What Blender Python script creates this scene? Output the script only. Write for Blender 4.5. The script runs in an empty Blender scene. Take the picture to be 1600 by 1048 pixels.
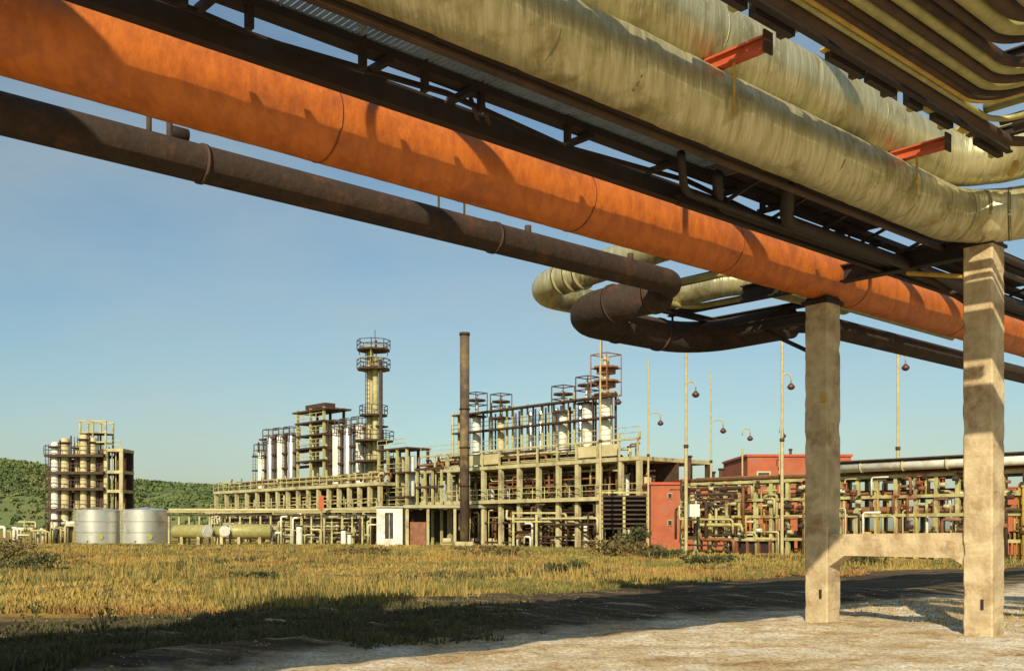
import bpy, math, random
import numpy as np
from mathutils import Vector, Matrix, Quaternion, noise

random.seed(11)
sc = bpy.context.scene
C = sc.collection

# ------------------------------------------------------------------ camera
H = 1.7
cam_d = bpy.data.cameras.new('camera')
cam = bpy.data.objects.new('camera', cam_d); C.objects.link(cam)
cam.location = (0, 0, H); cam.rotation_euler = (math.radians(90), 0, 0)
cam_d.sensor_width = 36; cam_d.lens = 36; cam_d.shift_y = (825 - 524) / 1600
cam_d.clip_start = 0.1; cam_d.clip_end = 6000
sc.camera = cam

# ------------------------------------------------------------------ light
SUN_EL = math.radians(31)
TRAVEL = Vector((0.20, 0.98, 0)).normalized()          # the way the light goes, on the ground
sun_dir = Vector((-TRAVEL.x * math.cos(SUN_EL), -TRAVEL.y * math.cos(SUN_EL), math.sin(SUN_EL)))
w = bpy.data.worlds.new('World'); sc.world = w; w.use_nodes = True
nt = w.node_tree; nt.nodes.clear()
sky = nt.nodes.new('ShaderNodeTexSky'); sky.sky_type = 'NISHITA'; sky.sun_disc = False
sky.sun_elevation = SUN_EL
sky.sun_rotation = math.atan2(sun_dir.x, sun_dir.y)
sky.air_density = 1.15; sky.dust_density = 1.2; sky.ozone_density = .8
bg = nt.nodes.new('ShaderNodeBackground'); bg.inputs['Strength'].default_value = 0.09
wo = nt.nodes.new('ShaderNodeOutputWorld')
tint = nt.nodes.new('ShaderNodeMixRGB'); tint.blend_type = 'MULTIPLY'; tint.inputs[0].default_value = 1; tint.inputs[2].default_value = (.83, 1.0, 1.04, 1)
nt.links.new(sky.outputs[0], tint.inputs[1]); tc_ = nt.nodes.new('ShaderNodeTexCoord'); mp_ = nt.nodes.new('ShaderNodeMapping'); mp_.inputs['Scale'].default_value = (1.2, 1.2, 3.5)
hz = nt.nodes.new('ShaderNodeTexNoise'); hz.inputs['Scale'].default_value = 2.2; hz.inputs['Detail'].default_value = 7; hz.inputs['Roughness'].default_value = .6
hr = nt.nodes.new('ShaderNodeMapRange'); hr.inputs[1].default_value = .36; hr.inputs[2].default_value = .72; hr.inputs[3].default_value = .04; hr.inputs[4].default_value = .45
hm = nt.nodes.new('ShaderNodeMixRGB'); hm.inputs[2].default_value = (5.2, 5.6, 5.0, 1)      # thin high veil of cloud
nt.links.new(tc_.outputs['Generated'], mp_.inputs[0]); nt.links.new(mp_.outputs[0], hz.inputs['Vector']); nt.links.new(hz.outputs['Fac'], hr.inputs[0])
nt.links.new(hr.outputs[0], hm.inputs[0]); nt.links.new(tint.outputs[0], hm.inputs[1]); nt.links.new(hm.outputs[0], bg.inputs[0]); nt.links.new(bg.outputs[0], wo.inputs[0])
sd = bpy.data.lights.new('sun', 'SUN'); sd.energy = 5.0; sd.angle = math.radians(0.5); sd.color = (1, .86, .62)
so = bpy.data.objects.new('sun', sd); C.objects.link(so)
so.rotation_mode = 'QUATERNION'; so.rotation_quaternion = sun_dir.to_track_quat('Z', 'Y')
so.location = (0, -5, 30)
sc.view_settings.view_transform = 'Standard'; sc.view_settings.look = 'None'
sc.view_settings.exposure = 0.15; sc.view_settings.gamma = 1; sc.view_settings.use_curve_mapping = False
sc.cycles.max_bounces = 4; sc.cycles.diffuse_bounces = 1

# ------------------------------------------------------------------ frames of reference
A = Vector((1770, 1600, 0)).normalized()      # the way the pipe rack runs
N = Vector((-A.y, A.x, 0))                    # across it, away from the photographer
ROT = math.atan2(A.y, A.x)
def W(u, p, z): return A * u + N * p + Vector((0, 0, z))
def on_u(px, py, U):                          # the place on the vertical plane u = U seen at a pixel of the photo
    k = (px - 800) / 1600
    Y = U / (A.y + A.x * k)
    return (U, Y * (A.x - A.y * k), H + (825 - py) / 1600 * Y)
def at_y(px, py, Y): return Vector(((px - 800) / 1600 * Y, Y, H + (825 - py) / 1600 * Y))

# ------------------------------------------------------------------ materials
def mat(name, c1, c2=None, rough=.7, metal=0, scale=3.0, amt=.5, bump=0.0, bscale=20, stretch=None, c3=None, s3=.6, lo=.35, hi=.65, spec=.5):
    m = bpy.data.materials.new(name); m.use_nodes = True
    n = m.node_tree.nodes; l = m.node_tree.links
    b = n['Principled BSDF']; b.inputs['Roughness'].default_value = rough; b.inputs['Metallic'].default_value = metal
    b.inputs['Specular IOR Level'].default_value = spec
    geo = n.new('ShaderNodeNewGeometry'); src = geo.outputs['Position']
    if stretch:
        mp = n.new('ShaderNodeMapping'); mp.vector_type = 'POINT'
        mp.inputs['Rotation'].default_value = (0, 0, -ROT)
        mp.inputs['Scale'].default_value = stretch
        l.new(src, mp.inputs['Vector']); src = mp.outputs[0]
    c2 = c2 or tuple(x * .6 for x in c1)
    t = n.new('ShaderNodeTexNoise'); t.inputs['Scale'].default_value = scale; t.inputs['Detail'].default_value = 6; t.inputs['Roughness'].default_value = .65
    l.new(src, t.inputs['Vector'])
    r = n.new('ShaderNodeValToRGB'); r.color_ramp.elements[0].position = lo; r.color_ramp.elements[1].position = hi
    r.color_ramp.elements[0].color = (*c2, 1); r.color_ramp.elements[1].color = (*c1, 1)
    l.new(t.outputs['Fac'], r.inputs['Fac']); out = r.outputs['Color']
    if c3:
        t3 = n.new('ShaderNodeTexNoise'); t3.inputs['Scale'].default_value = s3; t3.inputs['Detail'].default_value = 8; t3.inputs['Roughness'].default_value = .7
        l.new(geo.outputs['Position'], t3.inputs['Vector'])
        r3 = n.new('ShaderNodeValToRGB'); r3.color_ramp.elements[0].position = .52; r3.color_ramp.elements[1].position = .66
        l.new(t3.outputs['Fac'], r3.inputs['Fac'])
        mx = n.new('ShaderNodeMixRGB'); mx.inputs['Color2'].default_value = (*c3, 1)
        l.new(r3.outputs['Color'], mx.inputs['Fac']); l.new(out, mx.inputs['Color1']); out = mx.outputs[0]
    l.new(out, b.inputs['Base Color'])
    if bump:
        tb = n.new('ShaderNodeTexNoise'); tb.inputs['Scale'].default_value = bscale; tb.inputs['Detail'].default_value = 5
        l.new(src, tb.inputs['Vector'])
        bm_ = n.new('ShaderNodeBump'); bm_.inputs['Strength'].default_value = bump; bm_.inputs['Distance'].default_value = .05
        l.new(tb.outputs['Fac'], bm_.inputs['Height']); l.new(bm_.outputs[0], b.inputs['Normal'])
    return m

M = dict(
    orange=mat('orange_pipe_paint', (.58, .16, .02), (.36, .085, .014), rough=.55, scale=4.5, bump=.25, bscale=9, c3=(.36, .095, .022), s3=1.5, stretch=(1.6, .7, .7), lo=.25, hi=.6),
    orange_dk=mat('orange_weld', (.42, .12, .03), (.22, .06, .02), rough=.6, scale=4),
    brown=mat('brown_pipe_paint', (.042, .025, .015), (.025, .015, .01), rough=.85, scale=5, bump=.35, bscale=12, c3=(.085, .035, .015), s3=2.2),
    pale=mat('pale_pipe_cladding', (.66, .62, .40), (.42, .38, .19), rough=.42, metal=.6, scale=4, bump=.6, bscale=5, stretch=(3.2, .4, .4), c3=(.30, .25, .11), s3=1.3),
    palew=mat('cladding_band_metal', (.47, .43, .24), (.34, .31, .15), rough=.4, metal=.3, scale=4),
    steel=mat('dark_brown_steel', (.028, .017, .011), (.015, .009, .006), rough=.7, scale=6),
    redst=mat('red_oxide_steel', (.50, .085, .03), (.36, .06, .02), rough=.6, scale=5),
    grate=mat('galvanised_grating', (.30, .31, .27), (.18, .19, .16), rough=.5, metal=.3),
    conc=mat('weathered_concrete', (.60, .49, .30), (.40, .30, .17), rough=.95, scale=3.2, bump=.32, bscale=16, c3=(.30, .19, .10), s3=1.7),
    concg=mat('plant_concrete', (.52, .48, .26), (.36, .31, .16), rough=.9, scale=.8, c3=(.22, .15, .08), s3=.7),
    olive=mat('olive_pipe', (.40, .37, .14), (.26, .24, .08), rough=.45, metal=.1, scale=4, bump=.1),
    yell=mat('ochre_pipe', (.55, .36, .07), (.40, .24, .04), rough=.5, scale=5),
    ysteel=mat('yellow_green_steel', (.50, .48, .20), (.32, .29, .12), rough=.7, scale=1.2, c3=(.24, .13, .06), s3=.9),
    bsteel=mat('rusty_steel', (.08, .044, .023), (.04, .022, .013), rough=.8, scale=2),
    white=mat('white_vessel_paint', (.80, .80, .72), (.62, .60, .48), rough=.5, scale=.9, c3=(.46, .40, .27), s3=1.1),
    silver=mat('tank_aluminium', (.80, .80, .76), (.62, .62, .56), rough=.3, metal=.75, scale=.5, stretch=(1, 1, .2), c3=(.5, .48, .40), s3=.8),
    cream=mat('cream_cladding', (.56, .50, .28), (.42, .36, .18), rough=.7, scale=.9),
    chim=mat('sooty_chimney', (.13, .09, .05), (.05, .035, .025), rough=.8, scale=1.0, c3=(.22, .16, .06)),
    rbrick=mat('red_rendered_wall', (.44, .12, .05), (.32, .085, .04), rough=.85, scale=1.0, bump=.3, c3=(.30, .13, .08), s3=.5),
    rust=mat('rust_pipe', (.28, .11, .045), (.15, .065, .03), rough=.7, scale=2),
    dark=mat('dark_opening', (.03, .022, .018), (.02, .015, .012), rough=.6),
    glass=mat('dusty_window_glass', (.05, .055, .06), (.03, .03, .035), rough=.15),
    roofg=mat('grey_roofing', (.40, .38, .24), (.28, .26, .15), rough=.8, scale=.8),
    lamp=mat('lamp_housing', (.12, .05, .03), (.07, .03, .02), rough=.4),
    pole=mat('pale_mast_paint', (.50, .44, .22), (.38, .30, .14), rough=.6),
    bark=mat('shrub_twigs', (.12, .08, .04), (.07, .05, .03)),
    leafd=mat('dark_shrub_leaves', (.075, .085, .02), (.04, .045, .012), rough=.8, scale=2.5),
    leafb=mat('rusty_shrub_leaves', (.17, .12, .035), (.085, .065, .02), rough=.8, scale=2.5),
    hillt=mat('hillside_trees', (.15, .19, .055), (.08, .12, .04), rough=.95, scale=.03, c3=(.17, .17, .06), s3=.012),
    g_och=mat('ochre_grass', (.40, .28, .07), (.26, .18, .04), rough=.8, scale=.5),
    g_oli=mat('olive_grass', (.20, .18, .04), (.11, .105, .028), rough=.8, scale=.5),
    g_rus=mat('rust_grass', (.36, .19, .05), (.24, .12, .03), rough=.8, scale=.5),
    g_grn=mat('green_weed', (.10, .095, .03), (.05, .05, .018), rough=.8, scale=.8),
    stone=mat('pale_stone', (.50, .38, .22), (.32, .20, .10), rough=.9, scale=5),
)

# ------------------------------------------------------------------ object helpers
def link(o, parent=None):
    C.objects.link(o)
    if parent is not None: o.parent = parent
    return o
def tag(o, label=None, cat=None, group=None, kind=None):
    if label: o['label'] = label
    if cat: o['category'] = cat
    if group: o['group'] = group
    if kind: o['kind'] = kind
    return o
def root_of(parent):
    while parent is not None and parent.parent is not None: parent = parent.parent
    return parent
def org(parent):
    o = Vector((0, 0, 0))
    while parent is not None:
        o = o + parent.location; parent = parent.parent
    return o
def thing(name, loc, label, cat, group=None):
    o = bpy.data.objects.new(name, None); link(o); o.location = loc; o.empty_display_size = .3
    return tag(o, label, cat, group)
def mesh_obj(name, verts, faces, m, parent=None, loc=None, smooth=False):
    """verts in world space; the object's own origin goes to loc"""
    base = org(parent)
    loc = Vector(loc) if loc is not None else base
    me = bpy.data.meshes.new(name)
    me.from_pydata([tuple(Vector(v) - loc) for v in verts], [], faces)
    me.materials.append(m); me.update()
    if smooth: me.polygons.foreach_set('use_smooth', [True] * len(me.polygons))
    o = bpy.data.objects.new(name, me); link(o, parent); o.location = loc - base
    return o
_cache = {}
def unit_box(m, bev=True):
    key = ('box', m.name)
    if key not in _cache:
        me = bpy.data.meshes.new('box_piece')
        s = .5
        v = [(x, y, z) for x in (-s, s) for y in (-s, s) for z in (-s, s)]
        f = [(0, 1, 3, 2), (4, 6, 7, 5), (0, 4, 5, 1), (2, 3, 7, 6), (0, 2, 6, 4), (1, 5, 7, 3)]
        me.from_pydata(v, [], f); me.materials.append(m); _cache[key] = me
    return _cache[key]
def unit_cyl(m, n=12):
    key = ('cyl', m.name, n)
    if key not in _cache:
        me = bpy.data.meshes.new('tube_piece')
        v = []; f = []
        for i in range(n):
            a = 2 * math.pi * i / n
            v += [(math.cos(a), math.sin(a), -.5), (math.cos(a), math.sin(a), .5)]
        for i in range(n):
            j = (i + 1) % n; f.append((2 * i, 2 * j, 2 * j + 1, 2 * i + 1))
        f.append(tuple(2 * i for i in range(n))[::-1]); f.append(tuple(2 * i + 1 for i in range(n)))
        me.from_pydata(v, [], f); me.materials.append(m)
        me.polygons.foreach_set('use_smooth', [True] * n + [False, False]); me.update()
        _cache[key] = me
    return _cache[key]
def box(name, m, parent, c, size, rot=ROT):
    """a box part, c its centre in world space, size along u, p, z"""
    o = bpy.data.objects.new(name, unit_box(M[m])); link(o, parent)
    o.location = Vector(c) - org(parent); o.rotation_euler = (0, 0, rot); o.scale = size
    return o
def boxr(name, m, parent, u0, u1, p0, p1, z0, z1):
    return box(name, m, parent, W((u0 + u1) / 2, (p0 + p1) / 2, (z0 + z1) / 2), (abs(u1 - u0), abs(p1 - p0), abs(z1 - z0)))
def tube(name, m, parent, a, b, r, n=12):
    a = Vector(a); b = Vector(b); d = b - a
    o = bpy.data.objects.new(name, unit_cyl(M[m], n)); link(o, parent)
    o.location = (a + b) / 2 - org(parent); o.rotation_euler = d.to_track_quat('Z', 'Y').to_euler(); o.scale = (r, r, d.length)
    return o
class MB:
    def __init__(s): s.v = []; s.f = []
    def box(s, c, size, rot=ROT):
        i = len(s.v); R = Matrix.Rotation(rot, 3, 'Z'); c = Vector(c)
        for x in (-.5, .5):
            for y in (-.5, .5):
                for z in (-.5, .5): s.v.append(c + R @ Vector((x * size[0], y * size[1], z * size[2])))
        s.f += [tuple(i + k for k in q) for q in [(0, 1, 3, 2), (4, 6, 7, 5), (0, 4, 5, 1), (2, 3, 7, 6), (0, 2, 6, 4), (1, 5, 7, 3)]]
    def bar(s, a, b, r, n=4):
        a = Vector(a); b = Vector(b); d = (b - a)
        if d.length < 1e-6: return
        q = d.to_track_quat('Z', 'Y'); i = len(s.v)
        for e in (a, b):
            for k in range(n):
                t = 2 * math.pi * (k + .5) / n
                s.v.append(e + q @ Vector((math.cos(t) * r, math.sin(t) * r, 0)))
        for k in range(n):
            j = (k + 1) % n; s.f.append((i + k, i + j, i + n + j, i + n + k))
        s.f.append(tuple(i + k for k in range(n))[::-1]); s.f.append(tuple(i + n + k for k in range(n)))
    def build(s, name, m, parent=None, loc=None, smooth=False):
        return mesh_obj(name, s.v, s.f, M[m], parent, loc, smooth)
def fillet(pts, R, k=7):
    pts = [Vector(p) for p in pts]; out = [pts[0]]
    for i in range(1, len(pts) - 1):
        a, b, c = pts[i - 1], pts[i], pts[i + 1]
        d1 = (a - b); d2 = (c - b); r = min(R, d1.length * .49, d2.length * .49)
        d1.normalize(); d2.normalize()
        ang = d1.angle(d2)
        if ang > 3.1: continue
        t = r; s = b + d1 * t; e = b + d2 * t
        # true arc
        rad = t * math.tan(ang / 2); cen = b + (d1 + d2).normalized() * (t / math.cos(ang / 2))
        v0 = s - cen; v1 = e - cen; tot = v0.angle(v1); ax = v0.cross(v1).normalized()
        for j in range(k + 1): out.append(cen + Quaternion(ax, tot * j / k) @ v0)
    out.append(pts[-1]); return out
def sweep(pts, r, n=20, step=None, lap=0, lapd=.009):
    if step:
        q = [pts[0]]
        for a, b in zip(pts[:-1], pts[1:]):
            L = (b - a).length; m = max(1, int(L / step))
            for j in range(1, m + 1): q.append(a.lerp(b, j / m))
        pts = q
    v = []; f = []
    up = Vector((0, 0, 1)); T = (pts[1] - pts[0]).normalized()
    X = T.cross(up)
    if X.length < .01: X = Vector((1, 0, 0))
    X.normalize(); dist = 0
    for i, P in enumerate(pts):
        t0 = (pts[i] - pts[i - 1]).normalized() if i else None
        t1 = (pts[i + 1] - pts[i]).normalized() if i < len(pts) - 1 else None
        T = ((t0 or t1) + (t1 or t0)).normalized()
        X = (X - T * X.dot(T)).normalized(); Y = T.cross(X)
        dist += (pts[i] - pts[i - 1]).length if i else 0
        rr = r + (lapd * (1 - (dist / lap) % 1) + .0035 * noise.noise(Vector((dist * 6, r, 0))) if lap else 0)
        for k in range(n):
            a = 2 * math.pi * k / n
            r2 = rr + (.006 * noise.noise(Vector((dist * 1.1, math.cos(a) * 2, math.sin(a) * 2))) if lap else 0)
            v.append(P + (X * math.cos(a) + Y * math.sin(a)) * r2)
    L = len(pts)
    for i in range(L - 1):
        for k in range(n):
            j = (k + 1) % n
            f.append((i * n + k, i * n + j, (i + 1) * n + j, (i + 1) * n + k))
    f.append(tuple(range(n))[::-1]); f.append(tuple((L - 1) * n + k for k in range(n)))
    return v, f
def pipe(name, m, pts, r, label=None, cat='pipe', group=None, R=.5, n=20, parent=None, k=7, lap=0, lapd=.009):
    path = fillet([Vector(p) for p in pts], R, k)
    v, f = sweep(path, r, n, step=.07 if lap else None, lap=lap, lapd=lapd)
    o = mesh_obj(name, v, f, M[m], parent, loc=Vector(pts[0]) if parent is None else None, smooth=True)
    if parent is None: tag(o, label, cat, group)
    return o

# ================================================================== SETTING
# ground: one sheet, gently rutted near the pipe rack
def gz(x, y):
    P = Vector((x, y, 0)); u = P.dot(A); p = P.dot(N)
    d = math.hypot(x, y)
    a = min(1, max(0, (p - 7) / 3)) * (.10 if d < 130 else .10 * max(0, 1 - (d - 130) / 60))
    z = a * (noise.noise(Vector((u * .12, p * .55, 0))) * .9 + noise.noise(Vector((x * .8, y * .8, 4))) * .35)
    if d < 60:
        z += .04 * noise.noise(Vector((x * 1.7, y * 1.7, 9)))
        if 9 < y < 30 and abs(x) < 18:
            z += .022 * noise.noise(Vector((x * 4.5, y * 4.5, 5))) + .03 * max(0, noise.noise(Vector((x * 2.6, y * 2.6, 7))) - .1)
            if 12.5 < p < 20: z += .05 * math.sin(p * 3.9 + 1.5 * noise.noise(Vector((u * .15, 0, 3)))) * min(1, (p - 12.5), (20 - p)) + .05 * max(0, noise.noise(Vector((x * 2.1, y * 2.1, 12))))
    if 25 < y < 100: z += .25 * noise.noise(Vector((x * .07, y * .07, 2))) * min(1, (y - 25) / 10, (100 - y) / 10)
    return z
def axis(lo, hi, fine_lo, fine_hi, step, n):
    a = list(np.arange(fine_lo, fine_hi, step))
    t = np.linspace(0, 1, n)[1:]
    return sorted([fine_lo - (fine_lo - lo) * x ** 3 for x in t] + a + [a[-1] + (hi - a[-1]) * x ** 3 for x in t])
xs = axis(-2500, 2500, -14, 16, .13, 60); ys = axis(-400, 5000, 10.5, 27, .11, 80)
gv = [(x, y, gz(x, y)) for y in ys for x in xs]; nx = len(xs)
gf = [(j * nx + i, j * nx + i + 1, (j + 1) * nx + i + 1, (j + 1) * nx + i) for j in range(len(ys) - 1) for i in range(nx - 1)]
def ground_mat():
    m = bpy.data.materials.new('sandy_and_grassy_ground'); m.use_nodes = True
    n = m.node_tree.nodes; l = m.node_tree.links; b = n['Principled BSDF']; b.inputs['Roughness'].default_value = .95
    b.inputs['Specular IOR Level'].default_value = .15
    geo = n.new('ShaderNodeNewGeometry')
    def nz(scale, detail=8, stretch=None):
        t = n.new('ShaderNodeTexNoise'); t.inputs['Scale'].default_value = scale; t.inputs['Detail'].default_value = detail; t.inputs['Roughness'].default_value = .7
        if stretch:
            mp = n.new('ShaderNodeMapping'); mp.inputs['Rotation'].default_value = (0, 0, -ROT); mp.inputs['Scale'].default_value = stretch
            l.new(geo.outputs['Position'], mp.inputs[0]); l.new(mp.outputs[0], t.inputs['Vector'])
        else: l.new(geo.outputs['Position'], t.inputs['Vector'])
        return t.outputs['Fac']
    def ramp(f, stops):
        r = n.new('ShaderNodeValToRGB'); e = r.color_ramp.elements
        while len(e) < len(stops): e.new(.5)
        for el, (p_, c) in zip(e, stops): el.position = p_; el.color = (*c, 1)
        l.new(f, r.inputs['Fac']); return r.outputs['Color']
    sand = ramp(nz(.75, 14, (.8, 1.1, 1)), [(.30, (.38, .22, .10)), (.42, (.58, .43, .24)), (.50, (.74, .62, .42)), (.60, (.88, .82, .68))])
    spk = ramp(nz(16, 12), [(.36, (.52, .46, .40)), (.50, (.95, .93, .90)), (.62, (1.2, 1.2, 1.2))])
    blot = ramp(nz(3.1, 12), [(.36, (.74, .62, .50)), (.46, (1, 1, 1))])
    def times(a, b_):
        m_ = n.new('ShaderNodeMixRGB'); m_.blend_type = 'MULTIPLY'; m_.inputs[0].default_value = 1; l.new(a, m_.inputs[1]); l.new(b_, m_.inputs[2]); return m_.outputs[0]
    sand = times(times(sand, spk), blot)
    grass = ramp(nz(.22, 10, (.5, 1.3, 1)), [(.30, (.13, .12, .03)), (.43, (.26, .21, .055)), (.54, (.42, .29, .08)), (.66, (.34, .19, .05)), (.78, (.25, .22, .04))])
    fine = ramp(nz(7, 6), [(.3, (.55, .55, .55)), (.65, (1.1, 1.1, 1.1))])
    mul = n.new('ShaderNodeMixRGB'); mul.blend_type = 'MULTIPLY'; mul.inputs[0].default_value = 1
    l.new(grass, mul.inputs[1]); l.new(fine, mul.inputs[2])
    dot = n.new('ShaderNodeVectorMath'); dot.operation = 'DOT_PRODUCT'; dot.inputs[1].default_value = tuple(N)
    l.new(geo.outputs['Position'], dot.inputs[0])
    shadow_track = ramp(nz(1.1, 9, (.18, 2.2, 1)), [(.34, (.05, .036, .022)), (.50, (.10, .075, .045)), (.58, (.16, .12, .07)), (.63, (.50, .42, .26))])  # dark earth that also paints the rack's shadow wider and deeper, with lit ruts
    shadow_track = times(shadow_track, spk)
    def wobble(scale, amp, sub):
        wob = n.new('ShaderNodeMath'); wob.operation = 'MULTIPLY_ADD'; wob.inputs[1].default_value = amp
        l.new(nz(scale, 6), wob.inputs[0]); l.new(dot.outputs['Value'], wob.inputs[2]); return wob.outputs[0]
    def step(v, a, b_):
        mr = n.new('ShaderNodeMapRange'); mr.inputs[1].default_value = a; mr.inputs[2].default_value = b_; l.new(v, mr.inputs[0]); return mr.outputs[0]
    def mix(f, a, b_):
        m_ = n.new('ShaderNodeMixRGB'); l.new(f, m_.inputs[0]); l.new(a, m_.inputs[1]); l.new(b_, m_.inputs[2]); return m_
    m1 = mix(step(wobble(.5, 3.0, 0), 13.2, 14.2), sand, shadow_track)
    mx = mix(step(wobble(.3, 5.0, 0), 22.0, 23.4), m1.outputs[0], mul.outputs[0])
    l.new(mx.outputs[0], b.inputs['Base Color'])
    bp = n.new('ShaderNodeBump'); bp.inputs['Strength'].default_value = .9; bp.inputs['Distance'].default_value = .05
    l.new(nz(24, 10), bp.inputs['Height']); l.new(bp.outputs[0], b.inputs['Normal'])
    return m
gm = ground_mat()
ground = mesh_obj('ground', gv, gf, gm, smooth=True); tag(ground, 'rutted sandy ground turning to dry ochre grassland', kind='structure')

# hills on the left horizon
def hill(name, Y0, prof, label, seed, depth=500):
    v = []; f = []; nxh = 150; nyh = 26
    x0, x1 = prof[0][0], prof[-1][0]
    for j in range(nyh):
        t = j / (nyh - 1)
        for i in range(nxh):
            px = x0 + (x1 - x0) * i / (nxh - 1)
            y = np.interp(px, [q[0] for q in prof], [q[1] for q in prof])
            top = (825 - y) / 1600 * Y0
            Y = Y0 - 120 + t * depth
            x = (px - 800) / 1600 * Y0
            s = math.sin(min(1, t * depth / 140) * math.pi / 2) if t * depth < 140 else math.cos((t * depth - 140) / (depth - 140) * math.pi / 2)
            z = (top + H) * s + 3.0 * noise.noise(Vector((x * .03, Y * .03, seed))) * s + 1.4 * noise.noise(Vector((x * .11, Y * .11, seed))) * s - 1
            v.append((x, Y, z))
    for j in range(nyh - 1):
        for i in range(nxh - 1): f.append((j * nxh + i, j * nxh + i + 1, (j + 1) * nxh + i + 1, (j + 1) * nxh + i))
    o = mesh_obj(name, v, f, M['hillt'], smooth=True, loc=Vector(((x0 + x1 - 1600) / 3200 * Y0, Y0, 0)))
    return tag(o, label, kind='structure')
prof = [(-900, 640), (-500, 670), (-200, 695), (-60, 712), (0, 718), (40, 722), (90, 735), (150, 748), (210, 750), (260, 754), (330, 758), (420, 764), (520, 772), (700, 790), (900, 815)]
hill('hills', 620, prof, 'wooded green hills low on the left horizon', 3)
# tree crowns that roughen the hillside: one mass
rng = np.random.default_rng(5)
def leaf_cloud(name, m, centres, leaf, parent=None, loc=None):
    """many small randomly turned triangles, centres as array n x 3"""
    n_ = len(centres)
    a = rng.normal(size=(n_, 3)); a /= np.linalg.norm(a, axis=1)[:, None]
    b = np.cross(a, rng.normal(size=(n_, 3))); b /= np.linalg.norm(b, axis=1)[:, None]
    s = leaf * rng.uniform(.6, 1.4, (n_, 1))
    base = np.array(org(parent)) if parent is not None else (np.array(loc) if loc is not None else np.zeros(3))
    c = centres - base
    v = np.empty((n_ * 4, 3)); v[0::4] = c + a * s; v[1::4] = c + b * s * .7; v[2::4] = c - a * s; v[3::4] = c - b * s * .7
    me = bpy.data.meshes.new(name); me.vertices.add(n_ * 4); me.vertices.foreach_set('co', v.ravel())
    me.loops.add(n_ * 4); me.loops.foreach_set('vertex_index', np.arange(n_ * 4, dtype=np.int32))
    me.polygons.add(n_); me.polygons.foreach_set('loop_start', np.arange(0, n_ * 4, 4, dtype=np.int32))
    me.materials.append(M[m]); me.update(calc_edges=True)
    o = bpy.data.objects.new(name, me); link(o, parent)
    if parent is None and loc is not None: o.location = loc
    return o
cs = []
for _ in range(3800):
    px = rng.uniform(-250, 560); yl = np.interp(px, [q[0] for q in prof], [q[1] for q in prof])
    t = rng.uniform(.0, 1) ** .6; dY = 140 * t
    top = (825 - yl) / 1600 * 620
    z = (top + H) * math.sin(t * math.pi / 2) - 1
    x = (px - 800) / 1600 * 620; c = np.array([x, 500 + dY, z])
    r_ = rng.uniform(.7, 2.4)
    q = rng.normal(size=(16, 3)); q /= np.linalg.norm(q, axis=1)[:, None]
    cs.append(c + q * r_ * np.array([1, 1, .8]) + np.array([0, 0, r_ * .2]))
woods = leaf_cloud('hillside_woods', 'hillt', np.concatenate(cs), 1.0, loc=(-300, 560, 0))
tag(woods, 'dark green woods covering the distant hillside', 'woods', kind='stuff')

# ================================================================== THE NEAR PIPE RACK
# --- concrete portal
t = thing('concrete_portal', W(16.6, 8.55, 0), 'weathered concrete portal of two posts and a low tie beam carrying the overhead pipes', 'pipe support')
def rough_post(name, u, p, w, z0, z1, parent, m='conc'):
    v = []; f = []; lv = 90
    rings = []
    for i in range(lv + 1):
        z = z0 + (z1 - z0) * i / lv
        chip = max(0, noise.noise(Vector((u, p * 7, z * 4))) - .25) * .5 + max(0, noise.noise(Vector((u, p * 3, z * 14))) - .1) * .16
        for q, (a, b) in enumerate(((-1, -.9), (-.9, -1), (.9, -1), (1, -.9), (1, .9), (.9, 1), (-.9, 1), (-1, .9))):
            c_ = max(0, noise.noise(Vector((q // 2 * 5.3 + p, 1.7, z * 5))) - .12) * .14
            k = 1 + .022 * noise.noise(Vector((a * 2 + u, b * 2, z * 1.3))) + .012 * noise.noise(Vector((a * 5 + u, b * 5, z * 9))) - c_
            v.append(W(u + a * w / 2 * k, p + b * w / 2 * k, z))
    for i in range(lv):
        for k in range(8): f.append((i * 8 + k, i * 8 + (k + 1) % 8, (i + 1) * 8 + (k + 1) % 8, (i + 1) * 8 + k))
    f.append(tuple(range(8))[::-1]); f.append(tuple(lv * 8 + k for k in range(8)))
    return mesh_obj(name, v, f, M[m], parent)
rough_post('post', 16.6, 9.98, .46, -.3, 5.72, t)
rough_post('post', 16.6, 7.10, .47, -.3, 6.18, t)
# tie beam with haunches
tv = []; 
prof_b = [(7.34, 1.10), (7.55, 1.22), (9.45, 1.22), (9.75, 1.02), (9.75, 1.60), (7.34, 1.63)]
for du in (-.17, .17): tv += [W(16.6 + du, p, z) for p, z in prof_b]
L = len(prof_b)
tf = [tuple(range(L)), tuple(range(L, 2 * L))[::-1]] + [(i, i + L, (i + 1) % L + L, (i + 1) % L) for i in range(L)]
mesh_obj('tie_beam', tv, tf, M['conc'], t)
boxr('bearing_plate', 'steel', t, 16.32, 16.88, 9.72, 10.24, 5.72, 5.79)
boxr('bearing_plate', 'steel', t, 16.32, 16.88, 6.84, 7.36, 6.18, 6.23)
# saddle bolts and clip seen on the left post
boxr('wall_bracket', 'yell', t, 16.3, 16.37, 9.74, 9.86, 3.95, 4.1)
for z in (0.38, 0.30): pass
for p_, z_ in ((9.88, .45), (7.02, .42)):
    boxr('lifting_eye', 'dark', t, 16.345, 16.372, p_ - .02, p_ + .02, z_, z_ + .16)

for (pp_, zz_) in ((9.98, 5.79), (7.10, 6.23)):
    for du in (-.22, .22):
        for dp in (-.2, .2): tube('anchor_bolt', 'bsteel', t, W(16.6 + du, pp_ + dp, zz_ - .02), W(16.6 + du, pp_ + dp, zz_ + .05), .018, 6)
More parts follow.
